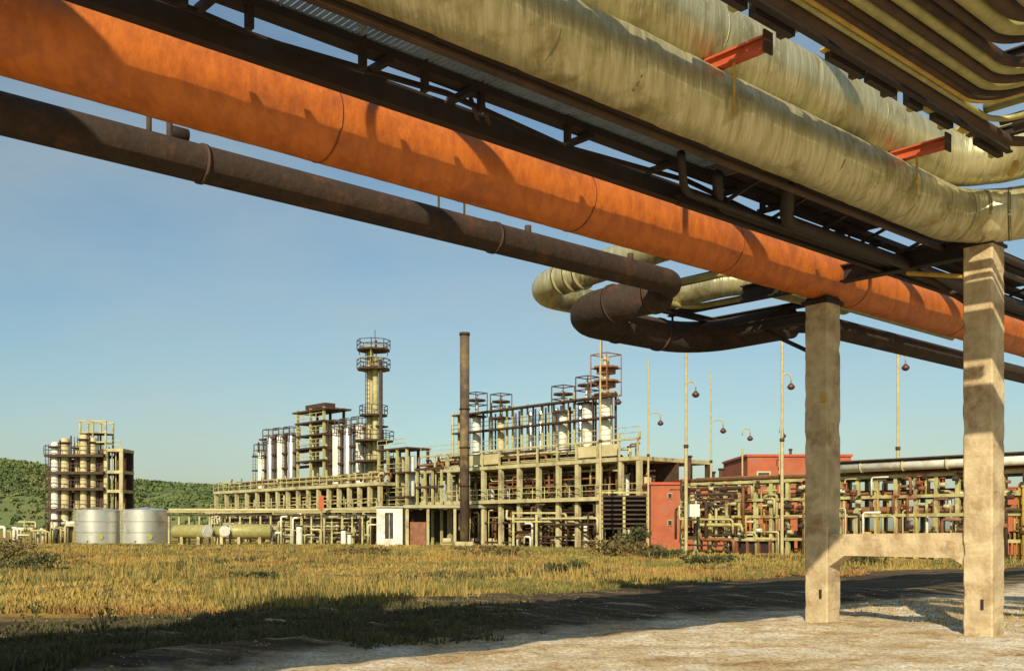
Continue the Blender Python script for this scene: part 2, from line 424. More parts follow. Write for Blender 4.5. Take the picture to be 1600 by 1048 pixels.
# --- cap beams in steel
cb = thing('steel_cap_beam', W(16.6, 8.6, 6.05), 'dark steel cap beam with raking struts across the top of the concrete portal', 'beam')
def ibeam(name, m, parent, a, b, hh, ww, tw=.02, tf_=.025):
    a = Vector(a); b = Vector(b); d = (b - a); L_ = d.length; rz = math.atan2(d.y, d.x); c = (a + b) / 2
    mb = MB()
    mb.box(c, (L_, tw, hh - 2 * tf_), rz)
    mb.box(c + Vector((0, 0, hh / 2 - tf_ / 2)), (L_, ww, tf_), rz); mb.box(c - Vector((0, 0, hh / 2 - tf_ / 2)), (L_, ww, tf_), rz)
    return mb.build(name, m, parent)
ibeam('main_beam', 'steel', cb, W(16.6, 7.38, 6.22), W(16.6, 11.7, 6.22), .30, .2)
tube('strut', 'yell', cb, W(16.45, 7.36, 5.75), W(16.45, 8.3, 5.98), .04)
tube('strut', 'bsteel', cb, W(16.6, 7.36, 5.35), W(16.6, 8.2, 6.02), .05)
cb2 = thing('cantilever_bracket', W(16.6, 10.6, 5.5), 'dark steel bracket cantilevered behind the left concrete post under the brown pipe', 'bracket')
ibeam('arm', 'steel', cb2, W(16.6, 10.22, 5.55), W(16.6, 11.8, 5.55), .2, .16)
tube('brace', 'steel', cb2, W(16.6, 10.2, 4.9), W(16.6, 11.2, 5.44), .04)

# --- orange pipe
def bands(parent, m, u0, u1, p, z, r, step, wd=.05, name='cladding_band', jit=.15, pr=.008):
    u = u0
    while u < u1:
        tube(name, m, parent, W(u - wd / 2, p, z), W(u + wd / 2, p, z), r + pr, 32)
        u += step * (1 + random.uniform(-jit, jit))
orange = pipe('orange_pipeline', 'orange', [W(-16, 9.98, 6.25), W(46, 9.98, 6.25)], .425, 'thick orange painted pipe crossing the whole picture below the walkway', n=48, lap=9, lapd=.001)
bands(orange, 'orange_dk', -14, 44, 9.98, 6.25, .425, 3.9, .02, 'weld_ring', .2, .008)
# saddle where it rests on the left post
sdl = thing('pipe_saddle', W(16.6, 9.98, 5.79), 'dark steel saddle between the orange pipe and the left concrete post', 'pipe saddle')
boxr('saddle_web', 'steel', sdl, 16.4, 16.8, 9.78, 10.18, 5.79, 5.87)

# --- brown pipe on the far side, interrupted by two expansion loops
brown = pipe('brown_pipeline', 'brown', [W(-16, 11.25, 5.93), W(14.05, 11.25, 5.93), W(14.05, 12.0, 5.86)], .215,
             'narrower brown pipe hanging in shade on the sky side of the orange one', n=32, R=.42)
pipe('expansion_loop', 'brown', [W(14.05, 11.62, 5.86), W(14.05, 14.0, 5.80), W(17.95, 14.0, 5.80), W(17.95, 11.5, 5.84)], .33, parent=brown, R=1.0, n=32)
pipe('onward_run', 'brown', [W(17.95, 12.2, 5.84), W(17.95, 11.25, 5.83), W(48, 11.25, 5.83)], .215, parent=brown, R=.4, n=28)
bands(brown, 'bsteel', -13, 13.2, 11.25, 5.93, .215, 4.3, .05, 'flange', .2, .016)
for p_ in (11.75, 12.7): tube('clamp', 'bsteel', brown, W(14.05, p_, 5.845), W(14.05, p_ + .06, 5.843), .352, 28)
for u_ in (15.5, 16.8): tube('clamp', 'bsteel', brown, W(u_, 14.0, 5.80), W(u_ + .06, 14.0, 5.80), .352, 28)
def px_u(px, p):
    k = (px - 800) / 1600; Y = p / (A.x - A.y * k); return Y * (A.y + A.x * k)
for px, hgt, r in ((230, .17, .03), (262, .15, .035), (682, .5, .015), (722, .5, .015)):
    u = px_u(px, 11.25); tube('nozzle', 'bsteel', brown, W(u, 11.2, 6.1), W(u, 11.2, 6.15 + hgt), r)
u = px_u(276, 11.25); tube('valve', 'steel', brown, W(u - .1, 11.2, 6.18), W(u + .1, 11.2, 6.18), .085)
for px in (825, 985): u = px_u(px, 11.2); tube('nozzle', 'bsteel', brown, W(u, 11.2, 6.1), W(u, 11.2, 6.22), .05)
la = pipe('pale_loop_pipe', 'pale', [W(20, 10.85, 6.72), W(14.0, 10.85, 6.70), W(14.0, 14.95, 6.45), W(16.6, 14.95, 6.45), W(16.6, 11.6, 6.55), W(20, 11.5, 6.55)], .28,
          'pale insulated pipe loop whose rounded sunlit bend points left', n=28, R=.75)
for i, (p_) in enumerate((14.0, 13.7, 13.45)): tube('cladding_band', 'palew', la, W(14.0, p_, 6.51), W(14.0, p_ + .07, 6.505), .295, 28)
lc = pipe('thin_loop_pipe', 'olive', [W(26, 10.75, 6.2), W(14.9, 10.75, 6.2), W(14.9, 13.2, 6.24), W(16.9, 13.2, 6.24), W(16.9, 11.0, 6.22), W(24, 11.0, 6.2)], .06,
          'thin olive pipe loop between the two thick expansion loops', R=.4, n=12)
hf = thing('loop_hanger', W(16, 12, 6.2), 'dark steel beams and hangers carrying the expansion loops', 'hanger')
for u_ in (15.2, 17.3, 18.6): ibeam('cross_beam', 'steel', hf, W(u_, 10.5, 6.30 + .004 * (u_ - 15)), W(u_, 14.1, 6.30 + .004 * (u_ - 15)), .13, .12)
ibeam('edge_beam', 'steel', hf, W(15.0, 13.45, 6.16), W(18.8, 13.45, 6.16), .12, .1)
for u_ in (15.2, 17.3): tube('hanger', 'steel', hf, W(u_, 14.0, 6.26), W(u_, 14.0, 5.9), .025)
# --- walkway truss between orange and pale pipes
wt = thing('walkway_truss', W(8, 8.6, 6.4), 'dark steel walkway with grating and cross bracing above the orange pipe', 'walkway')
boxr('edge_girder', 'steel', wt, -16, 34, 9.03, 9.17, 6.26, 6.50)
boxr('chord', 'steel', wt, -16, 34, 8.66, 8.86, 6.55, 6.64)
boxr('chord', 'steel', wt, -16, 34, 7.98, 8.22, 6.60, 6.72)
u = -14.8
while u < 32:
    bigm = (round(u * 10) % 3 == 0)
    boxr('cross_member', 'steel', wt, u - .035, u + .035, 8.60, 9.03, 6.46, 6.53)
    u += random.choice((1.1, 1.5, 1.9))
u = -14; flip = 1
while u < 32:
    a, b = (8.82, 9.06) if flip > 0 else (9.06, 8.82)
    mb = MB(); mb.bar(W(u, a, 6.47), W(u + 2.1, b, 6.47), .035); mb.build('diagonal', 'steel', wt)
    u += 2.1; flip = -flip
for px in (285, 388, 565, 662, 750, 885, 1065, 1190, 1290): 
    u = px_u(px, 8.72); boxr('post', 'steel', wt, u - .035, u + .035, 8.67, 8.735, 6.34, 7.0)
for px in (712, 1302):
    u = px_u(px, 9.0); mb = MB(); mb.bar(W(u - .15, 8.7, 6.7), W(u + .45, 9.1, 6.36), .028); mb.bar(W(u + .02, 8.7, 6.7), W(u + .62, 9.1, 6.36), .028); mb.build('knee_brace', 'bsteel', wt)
# grating panels, each a part
for i in range(40):
    u0 = -6 + i * .78
    if u0 > 11.2: continue
    key = 'grating'
    if key not in _cache:
        mb = MB()
        for k in range(11): mb.box(A * (k * .071 + .02), (.024, .36, .035))
        mb.box(A * .37 + N * .182, (.76, .012, .05)); mb.box(A * .37 - N * .182, (.76, .012, .05))
        o = mb.build('grating_panel', 'grate', wt, loc=Vector((0, 0, 0))); _cache[key] = o.data
    else:
        o = bpy.data.objects.new('grating_panel', _cache[key]); link(o, wt)
    o.location = W(u0, 8.53, 6.67) - org(wt)
# solid kick plates and lower trays that keep the underside dark
for i in range(14):
    boxr('deck_plate', 'steel', wt, -16 + i * 3.5, -12.55 + i * 3.5, 7.86, 8.30, 6.74, 6.76)
for i in range(15):
    if i in (3, 7): continue
    boxr('deck_plate', 'steel', wt, 11.4 + i * 1.5, 12.85 + i * 1.5, 8.27, 8.95, 6.66, 6.68)
for i, (p_, z_, r_) in enumerate(((7.88, 6.66, .07), (7.76, 6.30, .05))):
    pipe('tray_pipe', 'bsteel', [W(-16, p_, z_), W(34, p_, z_)], r_, ['dark rusty pipe slung beneath the walkway, the thicker one', 'thin dark rusty pipe slung beneath the walkway next to the pale pipe'][i], n=12)
for i, (p_, z_) in enumerate(((8.62, 6.2), (8.8, 6.22), (8.35, 6.15))):
    pipe('service_pipe', 'steel', [W(10.2 + i, p_ - .5, z_ + .2), W(10.9 + i, p_, z_), W(30, p_, z_)], .055 + .02 * i,
         ['dark service pipe low in the shaded clutter beside the cap beam', 'dark service pipe closest to the edge girder, right half', 'dark service pipe nearest the pale pipe, right half'][i], n=10, R=.2)
ml = thing('lower_truss', W(20, 8.9, 6.2), 'dark lower truss in the shade around the portal head', 'truss')
ibeam('chord', 'steel', ml, W(11, 8.8, 6.16), W(34, 8.8, 6.16), .13, .1)
u = 11
while u < 33:
    mb = MB(); mb.bar(W(u, 8.8, 6.2), W(u + .8, 9.15, 6.38), .03); mb.build('lattice_bar', 'steel', ml)
    mb = MB(); mb.bar(W(u + .8, 8.8, 6.2), W(u + .9, 8.0, 6.5), .03); mb.build('lattice_bar', 'steel', ml)
    u += 1.15

# --- the two pale pipes, one above the other, turning right at the portal
p1 = pipe('pale_pipeline', 'pale', [W(-16, 7.30, 6.60), W(16.55, 7.30, 6.60), W(16.55, -12, 6.60)], .40, 'huge pale clad pipe, the lower of the thick pair, bending right above the portal', n=48, R=1.0, k=12, lap=1.04)
bands(p1, 'palew', -14, 15.2, 7.30, 6.60, .40, 1.05, .03, pr=.004)
p2 = pipe('pale_pipeline', 'pale', [W(-16, 7.42, 7.46), W(16.2, 7.42, 7.46), W(16.2, -12, 7.46)], .42, 'huge pale clad pipe, the upper of the thick pair, carried on red brackets', n=48, R=1.0, k=12, lap=1.2)
bands(p2, 'palew', -14, 14.8, 7.42, 7.46, .42, 1.25, .03, pr=.004)
for (pp, uu, zz, rr) in ((p1, 16.55, 6.60, .40), (p2, 16.2, 7.46, .42)):
    for q in (5.9, 4.9, 3.8): tube('cladding_band', 'palew', pp, W(uu, q, zz), W(uu, q - .05, zz), rr + .008, 32)
# elbow bands on the lower bend
cen = W(15.55, 6.30, 6.60)
for ang in (20, 45, 70):
    a = math.radians(ang); pos = cen + A * math.sin(a) * 1.0 + N * math.cos(a) * 1.0; tg = A * math.cos(a) - N * math.sin(a)
    tube('cladding_band', 'palew', p1, pos - tg * .025, pos + tg * .025, .408, 32)
for i, u in enumerate((5.3, 9.55, 13.85)):
    b = thing('red_bracket', W(u, 7.0, 7.0), ['red bracket beam under the upper pale pipe, above the middle of the picture', 'red steel bracket under the upper pale pipe, with a short hanger rod below', 'red steel bracket nearest the pipe bends on the right'][i], 'bracket', 'red brackets under the upper pale pipe')
    ibeam('beam', 'redst', b, W(u, 7.7, 6.98 + .01), W(u, 6.42, 6.98 + .01), .15, .12)
    boxr('end_plate', 'bsteel', b, u - .08, u + .08, 6.395, 6.42, 6.87, 7.11)
    tube('hanger_rod', 'yell', b, W(u, 6.85, 6.92), W(u, 6.85, 6.35), .018)
# upright stubs between the bends
for i, (q, dz) in enumerate(((6.35, 0), (6.0, .02), (5.5, -.02))):
    pipe('riser_stub', 'yell', [W(15.75, q, 6.95), W(15.75, q - .1, 7.15 + dz)], .05, ['short ochre pipe stub squeezed between the two pale bends, leftmost', 'short ochre pipe stub between the pale bends, middle one', 'short ochre pipe stub between the pale bends, rightmost'][i], n=10)

# --- upper tier of smaller pipes
def tier(p_, z_, r_, m, ub, label, nm='small_pipe', bend=True, qend=-12, R=.35):
    pts = [W(-16, p_, z_), W(ub, p_, z_)] + ([W(ub, qend, z_)] if bend else [W(ub, p_, z_ + 2.5)])
    return pipe(nm, m, pts, r_, label, n=16, R=R)
rows = [
    (6.08, 7.22, .07, 'bsteel', 15.3, 'dark rusty pipe running along the gap beside the upper pale pipe', 1),
    (5.96, 7.24, .04, 'olive', 14.3, 'thin olive pipe just left of the thin ochre one', 1),
    (5.86, 7.24, .045, 'yell', 13.500, 'thin ochre pipe curving right among the small pipes', 1),
    (5.75, 7.22, .055, 'bsteel', 13.380, 'thin dark pipe right beside the thin ochre one', 1),
    (5.63, 7.20, .05, 'brown', 13.260, 'brown thin pipe second to the right of the ochre one', 1),
    (5.48, 7.22, .085, 'olive', 13.100, 'light olive pipe, first thick one to the right of the ochre pipe', 1),
    (5.33, 7.18, .06, 'bsteel', 12.940, 'thin dark pipe between two olive pipes, left pair', 1),
    (5.19, 7.22, .075, 'olive', 12.800, 'light olive pipe in the middle of the small pipes', 1),
    (5.04, 7.20, .06, 'brown', 12.660, 'brown thin pipe between two olive pipes, right pair', 1),
    (4.90, 7.20, .06, 'bsteel', 11.950, 'dark pipe left of the thickest olive pipe', 1),
    (4.71, 7.22, .105, 'olive', 11.770, 'thickest olive pipe bending right near the top right corner', 1),
    (4.50, 7.20, .09, 'bsteel', 11.550, 'dark pipe bending right next to the corner', 1),
    (4.28, 7.22, .10, 'olive', 11.340, 'olive pipe bending right nearest the picture corner', 1),
    (4.05, 7.22, .09, 'brown', 11.120, 'brown pipe leading into the picture corner', 1),
]
for r_ in rows: tier(r_[0], r_[1], r_[2], r_[3], r_[4], r_[5], bend=bool(r_[6]))
ub = thing('upper_tier_frame', W(10, 5.3, 7.0), 'dark steel frame beneath the small pipes of the upper tier', 'frame')
ibeam('edge_beam', 'steel', ub, W(-16, 6.25, 7.28), W(15.5, 6.25, 7.28), .16, .09)
for i, u in enumerate((-3, .5, 3.5, 6.2, 8.4, 10.3, 12.0, 13.6, 15.2)):
    ibeam('cross_beam', 'steel', ub, W(u, 6.34, 7.42), W(u, 3.8, 7.42), .14, .1)
for k, u in enumerate((6.6, 7.5, 8.3, 8.75, 9.9, 10.7, 11.0, 11.35, 12.3, 12.9, 13.1, 14.2, 14.5)):
    boxr('clip', ('bsteel', 'olive', 'yell')[k % 3], ub, u - .04, u + .05 + .2 * random.random(), 6.30, 6.44, 7.24, 7.27 + .05 * random.random())
def u_at(px, p): k_ = (px - 800) / 1600; Yy = p / (A.x - A.y * k_); return Yy * (A.y + A.x * k_)
for a_, b_ in ((1080, 1160), (1172, 1234), (1291, 1345), (1352, 1394), (1413, 1434), (1454, 1482), (1522, 1560)):
    ua, ubb = u_at(a_, 6.4), u_at(b_, 6.4)
    boxr('hanger_plate', 'steel', ub, ua, ubb, 6.33, 6.42, 7.16, 7.40)
    boxr('clip', random.choice(('bsteel', 'olive', 'bsteel')), ub, ubb - .12, ubb - .03, 6.43, 6.50, 7.17, 7.27)
for i, (uu, zz, rr) in enumerate(((13.95, 7.34, .07), (14.45, 7.30, .06), (14.9, 7.36, .08), (15.35, 7.32, .05))):
    pipe('crossing_pipe', ('olive', 'bsteel', 'bsteel', 'brown')[i], [W(uu, 5.95, zz), W(uu, -12, zz)], rr, ['light olive pipe crossing behind the bends of the small pipes', 'thin dark pipe crossing between the small pipe bends and the thick bends, nearer one', 'thicker dark pipe crossing just in front of the upper thick bend', 'thinnest dark pipe crossing just in front of the upper thick bend'][i], n=12)
tf3 = thing('high_cross_frame', W(10, 5.2, 9.2), 'dark steel cross beams of the highest tier above the pale pipes', 'frame')
for u in (4.3, 9.9, 15.3, 16.9): ibeam('cross_beam', 'steel', tf3, W(u, 8.5, 9.22), W(u, 3.0, 9.22), .20, .20)
for u in (4.3, 9.9, 15.3, 16.9): boxr('post', 'steel', tf3, u - .03, u + .03, 7.90, 7.96, 6.74, 9.12)
# end of the rack that turns right: posts outside the frame
for i, (u, p_) in enumerate(((16.4, 1.5), (12.2, 1.2), (12.2, 6.6 - 12))):
    pass
# unseen ducts added off to the left to cast shade on the orange pipe
duct = pipe('shade_duct', 'pale', [W(-1.45, 3.0, 8.9), W(-1.45, 8.6, 8.9), W(-1.45, 8.6, 11.5)], .85, 'unseen wide pale duct added above the rack to shade the orange pipe', n=32, R=.9)

duct2 = pipe('shade_duct', 'pale', [W(-3.2, 3.0, 8.9), W(-3.2, 8.6, 8.9), W(-3.2, 8.6, 11.5)], .88, 'second unseen wide pale duct, added farther left to shade the orange pipe', n=32, R=.9)  # unseen too, added to carry that shade farther left

# ================================================================== PLANT IN THE BACKGROUND
def rail(parent, pts, z, hgt=1.0, r=.035, m='ysteel', closed=False, step=1.5):
    mb = MB(); pts = [Vector(p) for p in pts]
    if closed: pts = pts + [pts[0]]
    for a, b in zip(pts[:-1], pts[1:]):
        a = Vector((a.x, a.y, z)); b = Vector((b.x, b.y, z)); L_ = (b - a).length; k = max(1, int(L_ / step))
        for h_ in (hgt, hgt * .5): mb.bar(a + Vector((0, 0, h_)), b + Vector((0, 0, h_)), r)
        for i in range(k + 1): q = a.lerp(b, i / k); mb.bar(q, q + Vector((0, 0, hgt)), r)
    return mb.build('railing', m, parent)
def vessel(name, base, r, z1, m, label, plats=(), group=None, cat='column', capm=None, pr=.75, skirt=True, ladder=True):
    """a vertical process column: shell with domed head, ringed platforms, ladder, top pipe"""
    base = Vector(base); t = thing(name, base, label, cat, group)
    v = []; f = []; n_ = 16
    prof_ = [(r, base.z), (r, z1 - r * .5), (r * .85, z1 - r * .22), (r * .5, z1 - r * .04), (.01, z1)]
    for rr, z in prof_:
        for k in range(n_): a = 2 * math.pi * k / n_; v.append((base.x + rr * math.cos(a), base.y + rr * math.sin(a), z))
    for i in range(len(prof_) - 1):
        for k in range(n_): f.append((i * n_ + k, i * n_ + (k + 1) % n_, (i + 1) * n_ + (k + 1) % n_, (i + 1) * n_ + k))
    mesh_obj('shell', v, f, M[m], t, smooth=True)
    tube('overhead_pipe', 'bsteel', t, base + Vector((r + .22, -.1, 0)), Vector((base.x + r + .22, base.y - .1, z1 + .2)), max(.09, r * .18))
    for z in plats:
        if z < z1 + .1:
            mb = MB(); mb.bar(Vector((base.x, base.y, z)), Vector((base.x, base.y, z + .14)), r + pr, 10); mb.build('platform', 'bsteel', t)
            ring = [Vector((base.x + (r + pr) * math.cos(a), base.y + (r + pr) * math.sin(a), 0)) for a in np.linspace(0, 2 * math.pi, 9)[:-1]]
            rail(t, ring, z + .14, closed=True, r=.045)
    if ladder:
        mb = MB(); x = base.x - r - .25; y = base.y - .2
        for dx in (0, .35): mb.bar((x - dx, y, base.z), (x - dx, y, z1 - .3), .04)
        z = base.z
        while z < z1 - .4: mb.bar((x, y, z), (x - .35, y, z), .03); z += .45
        mb.build('ladder', 'bsteel', t)
    return t
def head_cage(parent, c, w_, z0, z1, m='ysteel'):
    """open steel frame round the head of a column"""
    mb = MB(); h_ = w_ / 2
    cs_ = [c + A * a * h_ + N * b * h_ for a, b in ((-1, -1), (1, -1), (1, 1), (-1, 1))]
    for q in cs_: mb.bar(Vector((q.x, q.y, z0)), Vector((q.x, q.y, z1)), .07)
    k = max(2, int((z1 - z0) / 1.1))
    for i in range(k + 1):
        z = z0 + (z1 - z0) * i / k
        for a, b in zip(cs_, cs_[1:] + cs_[:1]): mb.bar(Vector((a.x, a.y, z)), Vector((b.x, b.y, z)), .06)
    return mb.build('head_frame', m, parent)

# ---------- right process deck (unit with the ten-bay concrete deck)
U3 = 63.0
dk = thing('process_deck', W(U3, 40, 0), 'long yellowish concrete process deck on many posts, right of the tall chimney', 'process deck')
cols_px = [662, 682, 703, 730, 756, 783, 812, 842, 873, 903, 936, 970, 999]
ps = [on_u(px, 800, U3)[1] for px in cols_px]
DZ0, DZ1, FZ = 7.2, 9.0, 4.35
for i, p_ in enumerate(ps):
    for uu in (U3, U3 + 9):
        lowz = 0
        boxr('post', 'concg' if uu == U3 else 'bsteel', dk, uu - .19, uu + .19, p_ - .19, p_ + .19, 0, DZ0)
pmin, pmax = min(ps) - .2, max(ps) + .2
boxr('floor_slab', 'concg', dk, U3 - .6, U3 + 9.5, pmin - .4, pmax + .4, FZ - .35, FZ - .02)
boxr('deck_slab', 'concg', dk, U3 - .25, U3 + 9.3, pmin, pmax, DZ0, DZ0 + .32)
boxr('top_beam', 'concg', dk, U3 - .3, U3 - .05, pmin, pmax, DZ1 - .14, DZ1 + .02)
for i in range(len(ps) - 1):
    a, b = ps[i + 1], ps[i]
    boxr('parapet_post', 'concg', dk, U3 - .28, U3 - .12, a - .07, a + .07, DZ0 + .32, DZ1 - .14)
    if i in (3, 4, 9, 10): boxr('panel', 'cream', dk, U3 - .10, U3 - .03, a + .1, b - .1, DZ0 + .5, DZ1 - .35)
boxr('dark_backing', 'bsteel', dk, U3 + 4.6, U3 + 4.8, pmin, pmax, FZ, DZ0)  # dark sheets added behind the open bays in place of deep shade
boxr('dark_backing', 'bsteel', dk, U3 + 5.6, U3 + 5.8, pmin, pmax, 0, FZ - .4)
rail(dk, [W(U3 - .2, pmin, 0), W(U3 - .2, pmax, 0)], DZ1, .9, .035)
rail(dk, [W(U3 - .5, pmin, 0), W(U3 - .5, pmax, 0)], FZ - .02, 1.0, .04)
# right end frame that sticks out above
for q in (pmin, pmin + 2.2):
    boxr('end_post', 'ysteel', dk, U3 - .3, U3 - .12, q - .09, q + .09, DZ1, DZ1 + .5)
ORD = ['first', 'second', 'third', 'fourth', 'fifth', 'sixth', 'seventh', 'eighth', 'ninth', 'tenth', 'eleventh', 'twelfth']
# machinery in the bays
k = 0
for i in range(len(ps) - 1):
    a, b = ps[i + 1], ps[i]; mid = (a + b) / 2
    for lev, (z0, hh) in enumerate(((FZ, 1.9), (0.02, 2.8))):
        if lev == 1 and i < 6: continue
        c = W(U3 + 1.6 + random.uniform(-.3, 1.2), mid + random.uniform(-.3, .3), z0)
        v_ = thing('bay_drum', c, 'vertical drum in the %s bay from the left, %s of the right process deck' % (ORD[i], ('upper storey', 'ground level')[lev]), 'drum', ['drums in the bays of the right process deck', 'ground level drums under the right deck'][lev])
        rr = random.uniform(.28, .45); h_ = hh * random.uniform(.7, 1.0)
        tube('shell', random.choice(('white', 'white', 'cream', 'rust')), v_, c, c + Vector((0, 0, h_)), rr, 12)
        tube('flange', 'bsteel', v_, c + Vector((0, 0, h_)), c + Vector((0, 0, h_ + .12)), rr + .1, 12)
        tube('outlet_pipe', 'ysteel', v_, c + Vector((0, 0, h_)), c + Vector((0, 0, h_ + .7)), .08, 8)
# pipework on the deck front: horizontal runs and short drops
def cpipe(parent, mats, pts, r, R=.25, name='process_pipe'):
    return pipe(name, random.choice(mats), pts, r, R=R, n=8, k=3, parent=parent)
def clutter(parent, U, pa, pb, z0, z1, nh, nv, mats=('ysteel', 'bsteel', 'rust', 'cream', 'bsteel'), du=2.0, rr=(.05, .13)):
    for i in range(nh):
        z = z0 + (z1 - z0) * (i + .5) / nh + random.uniform(-.1, .1); uu = U + random.uniform(0, du)
        L0 = pa + (pb - pa) * random.uniform(0, .45); L1 = pb - (pb - pa) * random.uniform(0, .45)
        cpipe(parent, mats, [W(uu, L0, max(.1, z - random.uniform(.4, 1.4))), W(uu, L0, z), W(uu, L1, z), W(uu + random.uniform(-.2, .2), L1, min(z1 + .4, z + random.uniform(.3, 1.0)))], random.uniform(*rr))
    for i in range(nv):
        p_ = random.uniform(pa, pb); uu = U + random.uniform(0, du); za = random.uniform(z0, z0 + .4 * (z1 - z0)); zb = random.uniform(z0 + .6 * (z1 - z0), z1)
        e = random.uniform(-1.2, 1.2)
        cpipe(parent, mats, [W(uu, p_, za), W(uu, p_, zb), W(uu, p_ + e, zb)], random.uniform(*rr), R=.2)
clutter(dk, U3 + .2, pmin, pmax, DZ0 + .4, DZ1 - .2, 16, 40)
clutter(dk, U3 + .5, pmin, pmax, FZ + .1, DZ0 - .1, 10, 60)
clutter(dk, U3 - .5, pmin, pmax - 6, .3, FZ - .5, 12, 50)
# vessels on the right deck
UV = U3 + 4
vs = [(745, 622, .42, 'white', 'slim white column on the right deck, closest to the chimney'), (783, 624, .36, 'cream', 'slim cream column on the right deck, second from the chimney'),
      (880, 612, .42, 'white', 'slim white column with a framed head, third from the chimney'), (918, 598, .50, 'white', 'white column with a framed head standing left of the red topped one')]
for px, py, r, m, lab in vs:
    u_, p_, z1 = on_u(px, py, UV); b = W(u_, p_, DZ0 + .32)
    zt = z1 - 1.6
    v_ = vessel('process_column', b, r, zt, m, lab, plats=(), group='columns on the right process deck')
    head_cage(v_, W(u_, p_, 0), 1.5, zt - .3, z1 + .5, 'bsteel')
    mb = MB(); mb.bar(W(u_, p_, z1 - .3), W(u_, p_, z1 - .15), .95, 8); mb.build('platform', 'bsteel', v_)
    tube('head_pipe', m, v_, W(u_, p_, zt - .1), W(u_, p_, z1 + .1), r * .45, 10)
    head = MB(); head.bar(W(u_, p_, zt - .35), W(u_, p_, zt - .2), 1.0, 8); head.build('platform', 'bsteel', v_)
u_, p_, z1 = on_u(947, 558, UV); zt = z1 - 3.2
v_ = vessel('process_column', W(u_, p_, DZ0 + .32), .62, zt, 'white', 'tall white column with a red framed platform on top', plats=(), group='columns on the right process deck')
for i in range(3):
    mb = MB(); mb.bar(W(u_, p_, zt + i * 1.2 - .2), W(u_, p_, zt + i * 1.2 - .05), 1.15, 8); mb.build('platform', 'rust' if i else 'bsteel', v_)
head_cage(v_, W(u_, p_, 0), 1.9, zt - .2, z1 + .2, 'rust')
tube('head_pipe', 'cream', v_, W(u_, p_, zt - .1), W(u_, p_, z1), .3, 12)
for z_ in (zt + .5, zt + 1.7): boxr('cage_panel', 'rust', v_, u_ - .6, u_ + .6, p_ - .6, p_ + .6, z_, z_ + .55)
mb = MB(); mb.bar(W(u_, p_ + .5, z1), W(u_, p_ + .5, z1 + 2.0), .05); mb.build('aerial', 'bsteel', v_)
for i, px in enumerate((760, 797, 822, 838, 862, 900)):
    u_, p_, z1 = on_u(px, 655 - (px - 712) * .125, UV)
    vessel('process_column', W(u_ + .6, p_, DZ0 + .32), .24, z1, 'silver', 'thin silver column within the gallery on the right deck, %s from the chimney' % ('first', 'second', 'third', 'fourth', 'fifth', 'sixth')[i], group='thin silver columns on the right deck', ladder=False)
# gallery of platforms and thin uprights between the columns
ga = thing('pipe_gallery', W(UV, 45, DZ1), 'open gallery of two long platforms linking the columns on the right deck', 'gallery')
for (ya, yb) in (((649, 618)), ((677, 651))):
    a = on_u(712, ya, UV - .8); b = on_u(960, yb, UV - .8); zz = (a[2] + b[2]) / 2
    boxr('platform', 'bsteel', ga, UV - 1.3, UV - .5, b[1], a[1], zz - .12, zz + .04)
    if ya > 660: rail(ga, [W(UV - 1.35, b[1], 0), W(UV - 1.35, a[1], 0)], zz, .8, .03, 'bsteel', step=3)
zt2 = zz
pxs = [712, 722, 736, 760, 772, 797, 806, 820, 829, 838, 852, 862, 870, 893, 902, 932, 960]
for px in pxs:
    a = on_u(px, 640, UV); top = on_u(px, 649 - (px - 712) * .125 - random.choice((0, 4, 12)), UV)[2]
    tube('upright', random.choice(('ysteel', 'bsteel', 'ysteel', 'cream')), ga, W(UV - .4, a[1], DZ0 + .32), W(UV - .4, a[1], top), random.uniform(.08, .16), 8)

# ---------- low shed along the ground under the right deck
sh = thing('open_shed', on_y := at_y(720, 850, 97), 'low open fronted shed with pale roof edge and dark inside, behind the chimney foot', 'shed')
Y_ = 97; zr = H + (825 - 791) / 1600 * Y_
def xg(px, Y): return (px - 800) / 1600 * Y
x0, x1 = xg(636, Y_), xg(800, Y_)
box('roof', 'roofg', sh, ((x0 + x1) / 2, Y_ + 2.5, zr), (x1 - x0 + .6, 6, .28), 0)
box('dark_backing', 'dark', sh, ((x0 + x1) / 2, Y_ + 5, zr / 2), (x1 - x0, .2, zr - .4), 0)
for px in (637, 669, 711, 755, 797):
    box('post', 'concg', sh, (xg(px, Y_), Y_ - .2, zr / 2 - .1), (.26, .26, zr), 0)
box('door', 'rust', sh, (xg(653, Y_), Y_ + .1, 1.15), (1.5, .1, 2.3), 0)
for i in range(7):
    c = Vector((xg(random.uniform(680, 790), Y_), Y_ + random.uniform(.5, 3), 0)); d_ = thing('shed_pump', c, 'small pump standing in the dark inside the open shed', 'pump', 'pumps in the open shed')
    tube('motor', random.choice(('rust', 'cream', 'ysteel')), d_, c + Vector((-.4, 0, .5)), c + Vector((.4, 0, .5)), .28, 10)
    box('plinth', 'concg', d_, c + Vector((0, 0, .12)), (1.0, .5, .24), 0)
# second open frame, lower, to the right
Y_ = 90; fr = thing('pipe_stand', at_y(870, 850, Y_), 'low yellow steel frame full of small pipes, right of the open shed', 'frame')
for px in (802, 838, 874, 915, 940):
    box('post', 'ysteel', fr, (xg(px, Y_), Y_, 1.55), (.2, .2, 3.1), 0)
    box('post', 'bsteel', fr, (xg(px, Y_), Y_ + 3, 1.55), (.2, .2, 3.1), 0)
for z in (3.05, 2.3): box('beam', 'ysteel', fr, ((xg(800, Y_) + xg(940, Y_)) / 2, Y_ - .12, z), (xg(940, Y_) - xg(800, Y_), .12, .16), 0)
for i in range(26):
    x = xg(random.uniform(802, 938), Y_); z = random.uniform(.8, 2.9); y = Y_ + random.uniform(.3, 2)
    cpipe(fr, ('ysteel', 'cream', 'white', 'rust', 'bsteel'), [(x, y, 0), (x, y, z), (x + random.uniform(-2, 2), y, z)], random.uniform(.06, .14), R=.2)
